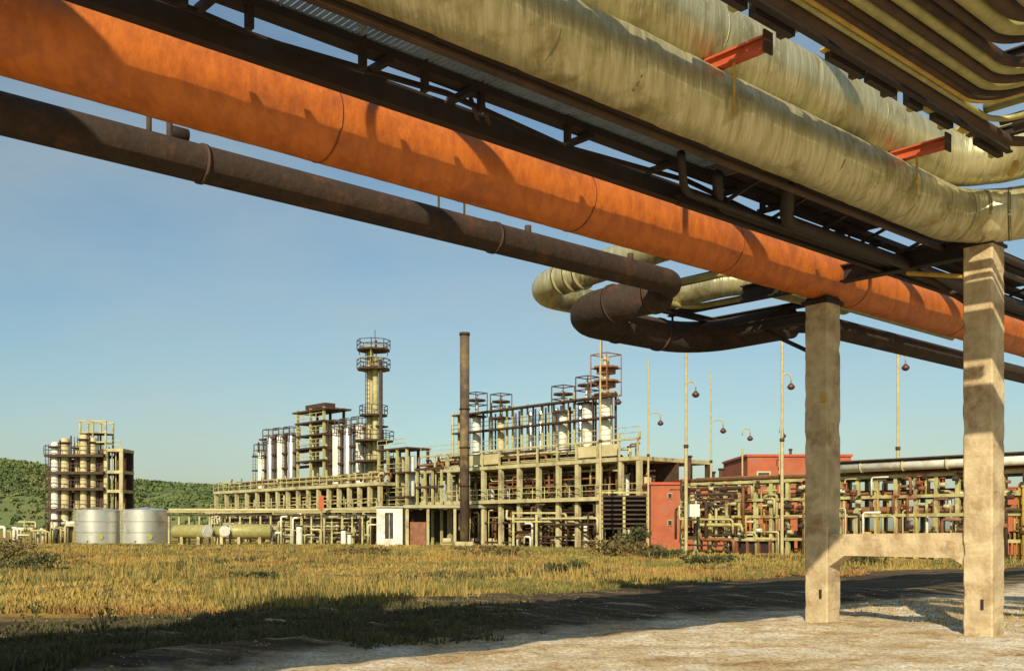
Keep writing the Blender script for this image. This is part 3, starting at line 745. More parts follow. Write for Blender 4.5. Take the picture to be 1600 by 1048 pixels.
# white kiosk
Y_ = 100; x0, x1 = xg(591, Y_), xg(631, Y_); zt = H + (825 - 793) / 1600 * Y_
ki = thing('white_kiosk', Vector(((x0 + x1) / 2, Y_, 0)), 'bright white kiosk with a tall dark window slot', 'kiosk')
box('wall', 'white', ki, ((x0 * .72 + x1 * .28), Y_, zt / 2 - .02), ((x1 - x0) * .30, 2.4, zt), 0) if False else None
wx = x1 - x0
box('wall', 'white', ki, (x0 + wx * .16, Y_, zt / 2), (wx * .32, 2.4, zt), 0)
box('wall', 'white', ki, (x1 - wx * .18, Y_, zt / 2), (wx * .36, 2.4, zt), 0)
box('lintel', 'white', ki, (x0 + wx * .48, Y_, zt - .25), (wx * .32, 2.4, .5), 0)
box('sill_wall', 'white', ki, (x0 + wx * .48, Y_, .35), (wx * .32, 2.4, .7), 0)
box('window_pane', 'glass', ki, (x0 + wx * .48, Y_ - .9, zt / 2 + .1), (wx * .32, .05, zt - 1.2), 0)
box('glazing_bar', 'ysteel', ki, (x0 + wx * .48, Y_ - .95, zt / 2 + .1), (.08, .05, zt - 1.2), 0)
box('roof', 'roofg', ki, ((x0 + x1) / 2, Y_, zt + .08), (wx + .3, 2.7, .16), 0)

# ---------- chimney
c = at_y(726, 850, 93); c.z = 0; zt = H + (825 - 520) / 1600 * 93
ch = thing('chimney', c, 'tall slender sooty steel chimney standing in front of the right deck', 'chimney')
v, f = sweep([c, c + Vector((0, 0, zt * .5)), c + Vector((0, 0, zt))], .43, 20); mesh_obj('shaft', v, f, M['chim'], ch, smooth=True)
for i, py in enumerate((640, 700, 760)):
    z = H + (825 - py) / 1600 * 93; tube('stiffening_ring', 'bsteel', ch, c + Vector((0, 0, z)), c + Vector((0, 0, z + .12)), .5, 20)
tube('rim', 'bsteel', ch, c + Vector((0, 0, zt - .25)), c + Vector((0, 0, zt + .02)), .48, 20)
box('plinth', 'concg', ch, c + Vector((0, 0, .25)), (1.6, 1.6, .5), 0)

# ---------- left process deck (middle of the picture)
dk2 = thing('process_deck', W(U3, 88, 0), 'long yellowish process deck in the middle distance, left of the chimney', 'process deck')
q2 = [on_u(px, 800, U3)[1] for px in np.linspace(338, 594, 17)]
E0, E1, F2 = 6.3, 7.5, 4.0
for p_ in q2:
    boxr('post', 'concg', dk2, U3 - .2, U3 + .2, p_ - .2, p_ + .2, 0, E0)
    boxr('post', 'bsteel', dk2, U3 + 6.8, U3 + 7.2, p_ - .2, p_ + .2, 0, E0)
a, b = min(q2) - .3, max(q2) + .3
boxr('deck_slab', 'concg', dk2, U3 - .35, U3 + 7.5, a, b, E0, E0 + .35)
boxr('floor_slab', 'concg', dk2, U3 - .8, U3 + 7.6, a - .5, b + 1.5, F2 - .35, F2)
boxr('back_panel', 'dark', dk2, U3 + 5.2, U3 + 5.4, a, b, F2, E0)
rail(dk2, [W(U3 - .3, a, 0), W(U3 - .3, b, 0)], E0 + .35, 1.0, .045)
rail(dk2, [W(U3 - .7, a, 0), W(U3 - .7, b, 0)], F2, .9, .045)
clutter(dk2, U3 + .2, a, b, E0 + .5, E1 + .4, 16, 50)
clutter(dk2, U3 + .5, a, b, F2 + .1, E0 - .1, 6, 46)
clutter(dk2, U3 - 2, a, b, .3, F2 - .4, 14, 60, mats=('ysteel', 'bsteel', 'cream', 'ysteel', 'bsteel', 'white'))
U2 = U3 + 4
def col2(px, py, r, m, lab, pl, name='process_column', group='columns on the middle process deck', pr=.55):
    u_, p_, z1 = on_u(px, py, U2)
    plz = [on_u(px, y, U2)[2] for y in pl]
    return vessel(name, W(u_, p_, E0 + .35), r, z1, m, lab, plats=plz, group=group, pr=pr)
L2 = ['leftmost and shortest', 'second from the left', 'third from the left', 'fourth from the left', 'first right of the framed tower', 'second right of the framed tower', 'closest to the twin tower']
for i, (px, py) in enumerate(((409, 699), (423, 676), (439, 674), (456, 672), (526, 662), (544, 660), (563, 657))):
    v_ = col2(px, py + 6, .52, 'silver' if i % 2 else 'white', 'white column on the middle deck, ' + L2[i], ())
    u_, p_, z1 = on_u(px, py, U2); head_cage(v_, W(u_, p_, 0), 1.5, z1 - 1.2, z1 + .4, 'bsteel')
g2 = thing('pipe_gallery', W(U2, 95, E1), 'open gallery of long platforms linking the white columns on the middle deck', 'gallery')
for (pa, pb, ya, yb) in ((404, 600, 710, 697), (404, 600, 733, 722), (415, 468, 686, 682), (515, 600, 675, 668)):
    A_ = on_u(pa, ya, U2 + .8); B_ = on_u(pb, yb, U2 + .8); zz = (A_[2] + B_[2]) / 2
    boxr('platform', 'bsteel', g2, U2 - .2, U2 + 1.4, B_[1], A_[1], zz - .1, zz + .1)
    rail(g2, [W(U2 + .75, B_[1], 0), W(U2 + .75, A_[1], 0)], zz, .8, .035)
for px in (404, 412, 416, 428, 431, 444, 447, 462, 466, 517, 520, 534, 538, 553, 557, 572, 580, 598): a_ = on_u(px, 700, U2 + .3); tube('upright', 'bsteel', g2, W(U2 + .3, a_[1], E0 + .35), W(U2 + .3, a_[1], on_u(px, 690 if px < 470 else 670, U2)[2]), .13, 8)
# framed tower
u_, pa, zt = on_u(472, 642, U2); pb = on_u(513, 642, U2)[1]
ft = thing('framed_tower', W(U2, (pa + pb) / 2, E0 + .35), 'dark open framed tower with a flat cap rising from the middle deck', 'tower')
for uu in (U2 - .6, U2 + 2.2):
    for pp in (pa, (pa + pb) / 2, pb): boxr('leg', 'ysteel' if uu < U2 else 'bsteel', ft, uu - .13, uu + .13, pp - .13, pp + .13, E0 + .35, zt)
for i, yy in enumerate((642, 660, 680, 700, 720)):
    z = on_u(492, yy, U2)[2]
    boxr('floor', 'bsteel', ft, U2 - .9, U2 + 2.5, pb - (1.3 if i == 0 else .3), pa + (.9 if i == 0 else .3), z - .14, z + .06)
    if i: rail(ft, [W(U2 - .8, pb, 0), W(U2 - .8, pa, 0)], z, 1.0, .045)
for pp in (pa * .7 + pb * .3, pa * .25 + pb * .75): tube('inner_column', 'cream', ft, W(U2 + .8, pp, E0 + .35), W(U2 + .8, pp, zt - 1.5), .5, 12)
boxr('cap', 'bsteel', ft, U2, U2 + 1.5, pb + .8, pa - .8, zt + .06, zt + .6)
# twin tower
u_, p_, zt = on_u(586, 548, U2)
tt = thing('twin_column_tower', W(U2, p_, 0), 'tallest tower, twin slim columns tied by ring platforms, left of the chimney', 'tower')
for k, (dp, rr, m) in enumerate(((1.0, .42, 'cream'), (-.1, .34, 'ysteel'), (-1.15, .22, 'bsteel'))):
    tube('shell', m, tt, W(U2, p_ + dp, 0), W(U2, p_ + dp, zt - (0, .8, 1.2)[k]), rr, 14)
for i, py in enumerate((548, 578, 650, 690, 722)):
    z = on_u(586, py, U2)[2]; w_ = (1.9, 1.9, 1.6, 2.3, 2.3)[i]
    mb = MB(); mb.bar(W(U2, p_ + .3, z), W(U2, p_ + .3, z + .2), w_, 10); mb.build('platform', 'bsteel', tt)
    ring = [W(U2, p_ + .3, 0) + Vector((w_ * math.cos(a_), w_ * math.sin(a_), 0)) for a_ in np.linspace(0, 2 * math.pi, 9)[:-1]]
    rail(tt, ring, z + .2, closed=True, r=.05, m='bsteel')
head_cage(tt, W(U2, p_ + .3, 0), 2.3, on_u(586, 578, U2)[2], zt + .6)
tube('gooseneck', 'bsteel', tt, W(U2, p_ - .2, zt), W(U2, p_ - .2, zt + 1.2), .12, 8)
mb = MB(); mb.bar(W(U2, p_, zt), W(U2, p_, zt + 2.4), .05); mb.build('aerial', 'bsteel', tt)
mb = MB()
for dx in (0, .4): mb.bar(W(U2 - .9, p_ + .2 + dx, 0), W(U2 - .9, p_ + .2 + dx, zt), .05)
z = 0
while z < zt: mb.bar(W(U2 - .9, p_ + .2, z), W(U2 - .9, p_ + .6, z), .035); z += .5
mb.build('ladder', 'bsteel', tt)
# scaffold right of it
sf = thing('scaffold_tower', W(U3 + 3, on_u(630, 800, U3 + 3)[1], 0), 'tall open steel frame with slim vertical drums between the twin tower and the chimney', 'frame')
qa = on_u(606, 700, U3 + 3)[1]; qb = on_u(650, 700, U3 + 3)[1]; zt = on_u(630, 702, U3 + 3)[2]
for pp in np.linspace(qb, qa, 4):
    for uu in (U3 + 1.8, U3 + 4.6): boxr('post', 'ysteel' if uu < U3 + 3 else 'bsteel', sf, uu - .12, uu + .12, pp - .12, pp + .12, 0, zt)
for z in (zt, zt - 2.6, zt - 5.2, 3.8):
    boxr('floor', 'bsteel', sf, U3 + 1.6, U3 + 4.8, qb - .3, qa + .3, z - .1, z + .08)
    rail(sf, [W(U3 + 1.6, qb, 0), W(U3 + 1.6, qa, 0)], z + .08, .9, .045)
for k, pp in enumerate(np.linspace(qb + .8, qa - .8, 3)): tube('drum', ('white', 'cream', 'bsteel')[k], sf, W(U3 + 3, pp, 4), W(U3 + 3, pp, zt - .8), .38, 12)
# linking frames between decks
lf = thing('pipe_scaffold', W(U3 + 3, on_u(672, 800, U3)[1], 0), 'low dark frame of beams and pipes right behind the chimney foot', 'frame')
for px in (652, 664, 676, 690): p_ = on_u(px, 800, U3 - 1)[1]; boxr('post', 'ysteel', lf, U3 - 1.1, U3 - .9, p_ - .1, p_ + .1, 0, 7.6)
for z in (7.5, 5.7): boxr('beam', 'bsteel', lf, U3 - 1.2, U3 - .85, on_u(692, 800, U3 - 1)[1], on_u(650, 800, U3 - 1)[1], z, z + .2)
clutter(lf, U3 - .8, on_u(692, 800, U3)[1], on_u(650, 800, U3)[1], 3, 8.6, 5, 14)

# ---------- long low pipeway across the middle foreground of the plant
pw = thing('low_pipeway', at_y(430, 848, 108), 'low pipeway on short yellow posts running in front of the middle deck', 'pipeway')
Y_ = 108
xa, xb = xg(262, Y_), xg(600, Y_)
for px in np.linspace(264, 598, 22): box('post', 'ysteel', pw, (xg(px, Y_), Y_, 1.55), (.17, .17, 3.1), 0)
for z in (3.1, 3.45): box('beam', 'ysteel' if z > 3.2 else 'bsteel', pw, ((xa + xb) / 2, Y_ - .1, z), (xb - xa, .2, .13), 0)
lab_ = {3.3: 'rusty', 3.75: 'pale', 2.7: 'brown', 3.95: 'olive'}
for i, (z, m, r, xo) in enumerate(((3.65, 'cream', .15, 0), (2.55, 'bsteel', .2, 6), (3.68, 'rust', .1, 3), (2.2, 'ysteel', .1, 9))):
    pipe('long_pipe', m, [(xa + xo, Y_ + .4 + .45 * i, z), (xb, Y_ + .4 + .45 * i, z)], r, ['cream pipe on top of the low pipeway', 'dark thick pipe slung under the low pipeway', 'rust red pipe on top of the low pipeway', 'thin yellow pipe under the low pipeway'][i], n=10)
for i in range(40):
    x = random.uniform(xg(425, Y_), xg(590, Y_)); z = random.uniform(.7, 3); y = Y_ - random.uniform(-.8, .8)
    cpipe(pw, ('ysteel', 'cream', 'white', 'ysteel', 'bsteel'), [(x, y, 0), (x, y, z), (x + random.uniform(-1.5, 1.5), y, z)], random.uniform(.06, .16), R=.2)
# white vertical vessels at ground level
for i, (px, w_) in enumerate(((468, .33), (537, .28), (546, .22))):
    c = Vector((xg(px, 104), 104, 0)); v_ = thing('white_pot', c, ['white pot on the ground under the middle deck, leftmost', 'white pot on the ground under the middle deck, middle one', 'small white pot on the ground nearest the white kiosk'][i], 'vessel')
    tube('shell', 'white', v_, c, c + Vector((0, 0, 1.9 - .4 * i)), w_); tube('lid', 'bsteel', v_, c + Vector((0, 0, 1.9 - .4 * i)), c + Vector((0, 0, 2.0 - .4 * i)), w_ + .08)
# red flag-like panel
c = at_y(502, 790, 106); rp = thing('red_panel_post', Vector((c.x, c.y, 0)), 'red vertical panel on a post above the low pipeway', 'sign')
tube('post', 'ysteel', rp, Vector((c.x, c.y, 0)), Vector((c.x, c.y, H + (825 - 775) / 1600 * 106)), .07)
box('panel', 'redst', rp, (c.x, c.y - .1, H + (825 - 785) / 1600 * 106), (.5, .06, 1.5), 0)

# ---------- horizontal drums on saddles
for i, (px0, px1, capm) in enumerate(((270, 328, 1), (333, 356, 1), (362, 416, 0))):
    Y_ = 106; zc = H + (825 - 833) / 1600 * Y_ + .2; r = (.72, .6, .78)[i]
    a = Vector((xg(px0, Y_), Y_ + (1.2 if i != 2 else 0), zc)); b = Vector((xg(px1, Y_), Y_ - (1.2 if i != 2 else -1.2), zc)); d = (b - a).normalized()
    t = thing('horizontal_drum', Vector(((a.x + b.x) / 2, Y_, 0)), ['grey horizontal drum with a white end just right of the silver tanks', 'short grey horizontal drum between two longer ones', 'grey horizontal drum with its white end facing left'][i], 'drum')
    tube('shell', 'olive', t, a, b, r, 20)
    for e, s, m in ((a, -1, 'white' if i == 2 else 'cream'), (b, 1, 'white' if i != 2 else 'cream')):
        tube('end_cap', m, t, e, e + d * s * .12, r * .97, 20); tube('end_cap', m, t, e + d * s * .12, e + d * s * .26, r * .8, 20)
    for q in (.22, .78): c = a.lerp(b, q); box('saddle', 'concg', t, (c.x, c.y, (zc - r) / 2 + .1), (.3, 1.1, zc - r + .25), 0)
    for q in (.3, .6): c = a.lerp(b, q); tube('nozzle', 'bsteel', t, c + Vector((0, 0, r - .05)), c + Vector((0, 0, r + .4)), .09, 8)

# ---------- silver tanks
for i, (px, Y_, r) in enumerate(((153, 112, 2.35), (228, 112, 2.6))):
    x = xg(px, Y_); z1 = H + (825 - 798) / 1600 * Y_
    t = thing('silver_tank', Vector((x, Y_, 0)), ['dull silver storage tank in front of the left tower block', 'brighter silver storage tank, right one of the pair'][i], 'tank', 'silver storage tanks')
    v = []; f = []; n_ = 40; pr_ = [(r, 0), (r, z1), (r * 1.015, z1), (r * 1.015, z1 + .1), (r * .97, z1 + .12), (.02, z1 + .45)]
    for rr, z in pr_:
        for k in range(n_): a_ = 2 * math.pi * k / n_; v.append((x + rr * math.cos(a_), Y_ + rr * math.sin(a_), z))
    for q in range(len(pr_) - 1):
        for k in range(n_): f.append((q * n_ + k, q * n_ + (k + 1) % n_, (q + 1) * n_ + (k + 1) % n_, (q + 1) * n_ + k))
    o = mesh_obj('shell', v, f, M['silver'], t, smooth=True)
    mod = o.modifiers.new('edges', 'EDGE_SPLIT'); mod.split_angle = math.radians(35)
    for z in (z1 * .34, z1 * .67): tube('seam_ring', 'silver', t, (x, Y_, z), (x, Y_, z + .05), r + .012, 40)
    mb = MB(); lx = x - r * .8
    for dx in (0, .4): mb.bar((lx + dx, Y_ - r * .62 - .25, 0), (lx + dx, Y_ - r * .62 - .25, z1 + .8), .035)
    for z in np.arange(.3, z1 + .6, .4): mb.bar((lx, Y_ - r * .62 - .25, z), (lx + .4, Y_ - r * .62 - .25, z), .025)
    mb.build('ladder', 'ysteel', t)
    tube('manhole', 'olive', t, (x + r * .45, Y_ - r * .86, .8), (x + r * .47, Y_ - r * .92, .8), .32, 14)
    tube('drain_pipe', 'ysteel', t, (x - r * .1, Y_ - r - .25, .35), (x - r * .1, Y_ - r + .05, .35), .1, 8)
    tube('roof_vent', 'bsteel', t, (x + .3, Y_, z1 + .35), (x + .3, Y_, z1 + .8), .12, 8)

# ---------- left tower block
Y_ = 118
lt = thing('left_process_structure', at_y(150, 850, Y_), 'three storey concrete frame beside the bank of columns at the far left', 'process structure')
def zy(py, Y=Y_): return H + (825 - py) / 1600 * Y
xa, xb = xg(166, Y_), xg(190, Y_)
for x in (xa, xb):
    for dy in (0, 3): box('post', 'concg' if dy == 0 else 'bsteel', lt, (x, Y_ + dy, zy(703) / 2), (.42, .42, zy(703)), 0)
for py in (703, 737, 767, 798):
    z = zy(py); box('slab', 'concg', lt, ((xa + xb) / 2, Y_ + 1.5, z), (xb - xa + .5, 3.5, .34), 0)
for (pa, pb) in ((737, 703), (767, 737), (798, 767)):
    z0, z1 = zy(pa) + .17, zy(pb) - .17
    box('rear_panel', 'bsteel', lt, ((xa + xb) / 2, Y_ + 2.8, (z0 + z1) / 2), (xb - xa - .3, .1, z1 - z0), 0)
    c = Vector(((xa + xb) / 2 + .3, Y_ + 1.6, z0)); tube('drum', 'rust', lt, c, c + Vector((0, 0, (z1 - z0) * .7)), .5, 12)
    for k in range(3): x = xa + (xb - xa) * (k + 1) / 4; mb = MB(); mb.bar((x, Y_ + .6, z0), (x, Y_ + .6, z1), .07); mb.build('stay', 'ysteel', lt)
rail(lt, [Vector((xa, Y_ - .3, 0)), Vector((xb, Y_ - .3, 0))], zy(703) + .17, .9, .05)
# side bay of the frame in the shade
xc = xg(210, Y_ + 5)
# top cage
xa2, xb2 = xg(123, Y_), xg(163, Y_)
tc = thing('rooftop_frame', Vector(((xa2 + xb2) / 2, Y_, zy(700))), 'open yellow frame standing on top of the left bank of columns', 'frame')
for x in (xa2, (xa2 + xb2) / 2, xb2):
    for dy in (.4, 2.6): box('post', 'ysteel', tc, (x, Y_ + dy, (zy(657) + zy(705)) / 2), (.18, .18, zy(657) - zy(705)), 0)
for py in (657, 675, 690):
    for dy in (.4, 2.6): box('beam', 'ysteel', tc, ((xa2 + xb2) / 2, Y_ + dy - .12, zy(py)), (xb2 - xa2 + .3, .14, .15), 0)
    box('floor', 'bsteel', tc, ((xa2 + xb2) / 2, Y_ + 1.5, zy(py) - .12), (xb2 - xa2, 2.2, .08), 0) if py > 660 else None
names = ['leftmost', 'second from the left', 'third from the left', 'fourth from the left', 'fifth from the left', 'closest to the concrete frame']
for i, (px, top, m, r) in enumerate(((86, 690, 'white', .42), (100, 683, 'cream', .5), (114, 690, 'cream', .36), (130, 678, 'cream', .42), (142, 682, 'cream', .4), (156, 700, 'bsteel', .5))):
    b = Vector((xg(px, Y_), Y_ + (0, .3, 1.2, .2, .6, 1)[i], 0))
    v_ = vessel('process_column', b, r, zy(top), m, 'column in the far left bank, ' + names[i], group='columns of the far left bank', ladder=(i in (0, 3)))
    tube('head_ring', 'bsteel', v_, Vector((b.x, b.y, zy(top) - .7)), Vector((b.x, b.y, zy(top) - .55)), r + .25)
pl = thing('platform_stack', Vector((xg(120, Y_), Y_ + .5, 0)), 'stack of four dark platforms tying the far left columns together', 'platforms')
for k, py in enumerate((712, 739, 764, 796)):
    xl = xg(74 if k == 0 else 77, Y_); xr = xg(166, Y_)
    box('platform', 'bsteel', pl, ((xl + xr) / 2, Y_ + .8, zy(py)), (xr - xl, 3.4, .3), 0)
    rail(pl, [Vector((xl, Y_ - .9, 0)), Vector((xr, Y_ - .9, 0))], zy(py) + .15, .9, .045, 'bsteel')
for k, (ya, yb) in enumerate(((712, 739), (739, 764), (764, 796))): box('rear_panel', 'bsteel', pl, ((xg(92, Y_ + 3) + xg(166, Y_ + 3)) / 2, Y_ + 3, (zy(ya) + zy(yb)) / 2), (xg(166, Y_) - xg(92, Y_), .1, zy(ya) - zy(yb) - .4), 0)
for px in (78, 107, 122, 150, 163): box('post', 'bsteel', pl, (xg(px, Y_ + 2), Y_ + 2.3, zy(712) / 2), (.25, .25, zy(712)), 0)
# small drums and pipes at its foot, far left
for i in range(34):
    x = xg(random.uniform(2, 118), 116); z = random.uniform(.8, 2.6); y = 116 + random.uniform(-1, 1.5)
    cpipe(pl, ('ysteel', 'bsteel', 'cream', 'ysteel', 'white'), [(x, y, 0), (x, y, z), (x + random.uniform(-2, 2), y, z)], random.uniform(.06, .2), R=.2)

# ---------- right hand pipe rack and red buildings
def red_building(px0, px1, ytop, Y, depth, label, wins, name='red_building', rot=0):
    x0, x1 = xg(px0, Y), xg(px1, Y); zt = H + (825 - ytop) / 1600 * Y
    t = thing(name, Vector(((x0 + x1) / 2, Y, 0)), label, 'building')
    box('wall', 'rbrick', t, ((x0 + x1) / 2, Y + depth / 2, zt / 2), (x1 - x0, depth, zt), 0)
    box('parapet', 'redst', t, ((x0 + x1) / 2, Y + depth / 2, zt + .1), (x1 - x0 + .24, depth + .24, .2), 0)
    for (wa, wb, ya, yb) in wins:
        xw0, xw1 = xg(wa, Y), xg(wb, Y); z0, z1 = H + (825 - yb) / 1600 * Y, H + (825 - ya) / 1600 * Y
        w_ = box('window', 'cream', t, ((xw0 + xw1) / 2, Y - .03, (z0 + z1) / 2), (xw1 - xw0, .12, z1 - z0), 0)
        mb = MB(); mb.box(((xw0 + xw1) / 2, Y - .1, (z0 + z1) / 2), ((xw1 - xw0) * .78, .03, (z1 - z0) * .8), 0)
        g = mb.build('pane', 'glass', t)
    return t
red_building(1017, 1068, 757, 78, 6, 'narrow red two storey building at the left end of the right pipe rack', [(1043, 1050, 770, 778), (1043, 1050, 812, 821)])
rb = red_building(1068, 1130, 752, 82, 8, 'low orange red building half hidden by the yellow frames', [(1072, 1078, 758, 785), (1082, 1089, 758, 785), (1112, 1119, 758, 775), (1122, 1129, 758, 775)])
red_building(1168, 1330, 713, 88, 10, 'large red flat roofed building rising above the right pipe rack', [(1182, 1204, 736, 758), (1232, 1262, 742, 756)])
rb2 = red_building(1575, 1750, 765, 66, 8, 'orange red wall seen beyond the right concrete post', [(1582, 1592, 815, 830)])
for i, (px, a_, b_, Y) in enumerate(((1080, 713, 750, 84), (1117, 738, 752, 84), (1131, 733, 752, 84), (1240, 702, 713, 90), (1024, 745, 757, 80))):
    x = xg(px, Y); zb = H + (825 - b_) / 1600 * Y; za = H + (825 - a_) / 1600 * Y
    s = thing('roof_vent', Vector((x, Y + 1, zb)), ['dark tall roof vent above the low red building', 'short dark roof vent, left of a close pair', 'short dark roof vent, right of a close pair', 'small roof vent on the large red building', 'thin roof vent on the narrow red building'][i], 'roof vent')
    tube('stack', 'bsteel', s, (x, Y + 1, zb - .3), (x, Y + 1, za), .2 if i < 3 else .12, 10); tube('cowl', 'bsteel', s, (x, Y + 1, za), (x, Y + 1, za + .15), .28 if i < 3 else .18, 10)
UR = 55.0
rk = thing('pipe_rack', W(UR, 15, 0), 'long three tier yellow pipe rack crossing the right side of the picture', 'pipe rack')
pr0 = on_u(1720, 800, UR)[1]; pr1 = on_u(1066, 800, UR)[1]
tiers = (1.15, 2.55, 3.6, 4.75)
n_p = 22
for i in range(n_p + 1):
    p_ = pr0 + (pr1 - pr0) * i / n_p
    for du in (0, 3.2): boxr('post', 'ysteel', rk, UR + du - .11, UR + du + .11, p_ - .11, p_ + .11, 0, tiers[-1])
    for z in tiers: boxr('cross_beam', 'bsteel', rk, UR + .12, UR + 3.1, p_ - .07, p_ + .07, z - .18, z - .02)
for z in tiers:
    for du in (-.13, 3.35): boxr('long_beam', 'ysteel', rk, UR + du - .05, UR + du + .05, pr0, pr1, z - .2, z - .02)
mats_r = ('rust', 'ysteel', 'bsteel', 'cream', 'rust', 'yell', 'white')
random.seed(4)
for ti, z in enumerate(tiers):
    for k in range(5):
        r = random.choice((.1, .14, .2, .12)); uu = UR + .35 + k * .6
        m = random.choice(mats_r[:6])
        pa = pr0 if random.random() < .6 else pr0 + random.uniform(0, .4) * (pr1 - pr0); pb = pr1 if random.random() < .6 else pr1 - random.uniform(0, .4) * (pr1 - pr0)
        pipe('rack_pipe', m, [W(uu, pa, z + r), W(uu, pb, z + r)], r, n=10, parent=rk)
# the thick white pipe near the top
wa = on_u(1312, 740, UR - .6); wb = on_u(1740, 725, UR - .6)
wp = pipe('white_pipe', 'white', [W(UR - .62, wa[1], 5.2), W(UR - .62, wb[1], 5.2)], .27, 'thick white pipe along the top of the right rack, behind the portal', n=16)
for q in np.arange(wb[1] + .5, wa[1], 2.5): tube('flange', 'cream', wp, W(UR - .62, q, 5.2), W(UR - .62, q + .12, 5.2), .32, 16)
ac = thing('access_cowl', W(UR - .6, wa[1], 4.6), 'sloping top section where the white pipe ends, left of the portal', 'duct')
boxr('cover', 'bsteel', ac, UR - 1, UR + 3, wb[1], wa[1] + 1, 5.52, 5.6)
# small bits: droppers, valves
for i in range(150):
    p_ = random.uniform(pr0, pr1); uu = UR + random.uniform(-.35, .3); ti = random.randint(0, 2)
    z0 = tiers[ti] if random.random() < .6 else 0; z1 = tiers[ti + 1] - random.uniform(0, .5)
    if z0 == 0: z1 = tiers[ti] + random.uniform(0, .6)
    e = random.choice((-1, 1)) * random.uniform(.2, 1.3)
    cpipe(rk, mats_r, [W(uu, p_, z0), W(uu, p_, z1), W(uu, p_ + e, z1)], random.uniform(.045, .1), R=.15, name='dropper_pipe')
for i in range(60):
    p_ = random.uniform(pr0, pr1); z = random.choice(tiers[:3]) + random.uniform(.2, .8); uu = UR - .35
    c = W(uu, p_, z)
    m = random.choice(('white', 'cream', 'rust', 'bsteel', 'bsteel'))
    t = tube('valve', m, rk, c - N * .16, c + N * .16, .13, 8)
    mb = MB(); mb.bar(c, c + Vector((0, 0, .34)), .03, 6); mb.bar(c + Vector((0, 0, .34)), c + Vector((0, 0, .38)), .15, 10); mb.build('handwheel', 'redst' if i % 4 == 0 else 'bsteel', rk)
# white sign box at left of the rack
c = at_y(1081, 797, 66); t = thing('white_cabinet', Vector((c.x, c.y, 1.9)), 'white square cabinet fixed high on the left end of the right rack', 'cabinet')
box('cabinet_body', 'white', t, (c.x, c.y, c.z), (.95, .3, .8), 0); box('bracket', 'bsteel', t, (c.x, c.y + .2, c.z), (.3, .3, .3), 0)
# two more frames left of rack near the red building
clutter(rk, UR - 1.2, on_u(1180, 800, UR)[1], pr1, .4, 4.4, 12, 26)
# dark trough under the rack
dg = thing('dark_channel', W(UR - .3, on_u(1165, 800, UR)[1], 0), 'dark covered channel at the foot of the rack left of the portal', 'channel')
qa, qb = on_u(1133, 850, UR - .4)[1], on_u(1202, 850, UR - .4)[1]
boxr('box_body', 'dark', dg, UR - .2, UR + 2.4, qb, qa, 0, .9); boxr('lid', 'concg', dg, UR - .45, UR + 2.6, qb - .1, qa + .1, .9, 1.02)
for q in np.linspace(qb, qa, 5): boxr('rib', 'rust', dg, UR - .4, UR - .22, q - .06, q + .06, 0, .9)

# horizontal louvred stack left of the red building (dark slatted block)
lv = thing('slatted_block', at_y(980, 850, 80), 'dark slatted cooler block between the right deck and the narrow red building', 'cooler')
Y_ = 80
for px in (940, 975, 1012): box('post', 'ysteel', lv, (xg(px, Y_), Y_, 2.2), (.2, .2, 4.4), 0)
for z in np.arange(1.7, 4.3, .36): box('slat', 'bsteel', lv, ((xg(940, Y_) + xg(1012, Y_)) / 2, Y_ + .15, z), (xg(1012, Y_) - xg(940, Y_), .5, .12), 0)
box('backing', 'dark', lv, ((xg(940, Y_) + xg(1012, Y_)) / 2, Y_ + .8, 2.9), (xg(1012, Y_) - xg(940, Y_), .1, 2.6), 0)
box('top_beam', 'ysteel', lv, ((xg(940, Y_) + xg(1012, Y_)) / 2, Y_ - .05, 4.5), (xg(1012, Y_) - xg(938, Y_), .2, .16), 0)

# ---------- masts and street lamps
def mast(px, ytop, Y, r, label, lamp=None, base=870, group='slender masts and lamp posts'):
    x = xg(px, Y); zt = H + (825 - ytop) / 1600 * Y
    t = thing('lamp_post' if lamp else 'mast', Vector((x, Y, 0)), label, 'lamp post' if lamp else 'mast', group)
    zs = zt * .5
    tube('pole', 'pole', t, (x, Y, 0), (x, Y, zs), r * 1.35, 8); tube('pole', 'pole', t, (x, Y, zs), (x, Y, zt), r, 8)
    tube('collar', 'bsteel', t, (x, Y, zs - .1), (x, Y, zs + .1), r * 1.9, 8)
    if lamp:
        lx, ly = lamp; X = xg(lx, Y); Z = H + (825 - ly) / 1600 * Y; s = 1 if X > x else -1
        pipe('arm', 'pole', [(x, Y, Z + .2), (x, Y, Z + .75), (X, Y, Z + .75), (X, Y, Z + .25)], .045, R=.3, n=8, parent=t, k=4)
        v = []; f = []; n_ = 12; pr_ = [(.04, .2), (.1, .14), (.24, -.02), (.23, -.1), (.14, -.2), (.02, -.24)]
        for rr, z in pr_:
            for k in range(n_): a_ = 2 * math.pi * k / n_; v.append((X + rr * math.cos(a_), Y + rr * math.sin(a_), Z + z))
        for q in range(len(pr_) - 1):
            for k in range(n_): f.append((q * n_ + k, q * n_ + (k + 1) % n_, (q + 1) * n_ + (k + 1) % n_, (q + 1) * n_ + k))
        mesh_obj('lamp_head', v, f, M['lamp'], t, smooth=True)
    return t
mast(938, 515, 72, .07, 'very tall thin mast in front of the column with the red head', (966, 627))
mast(1013, 562, 78, .06, 'thin lamp post beside the left edge of the narrow red building', (1032, 660))
mast(1072, 525, 62, .08, 'tall lamp post at the right edge of the narrow red building', (1087, 615))
mast(1111, 580, 75, .06, 'thin lamp post rising left of the large red building', (1130, 672))
mast(1160, 700, 80, .07, 'short lamp post at the left corner of the large red building', (1172, 684))
mast(1222, 505, 62, .08, 'tall lamp post in front of the large red building', (1236, 603))
mast(1218, 705, 84, .05, 'lamp post standing behind the tall one before the large red building', (1224, 680))
mast(1403, 530, 60, .08, 'lamp post seen between the two posts of the concrete portal', (1415, 573))

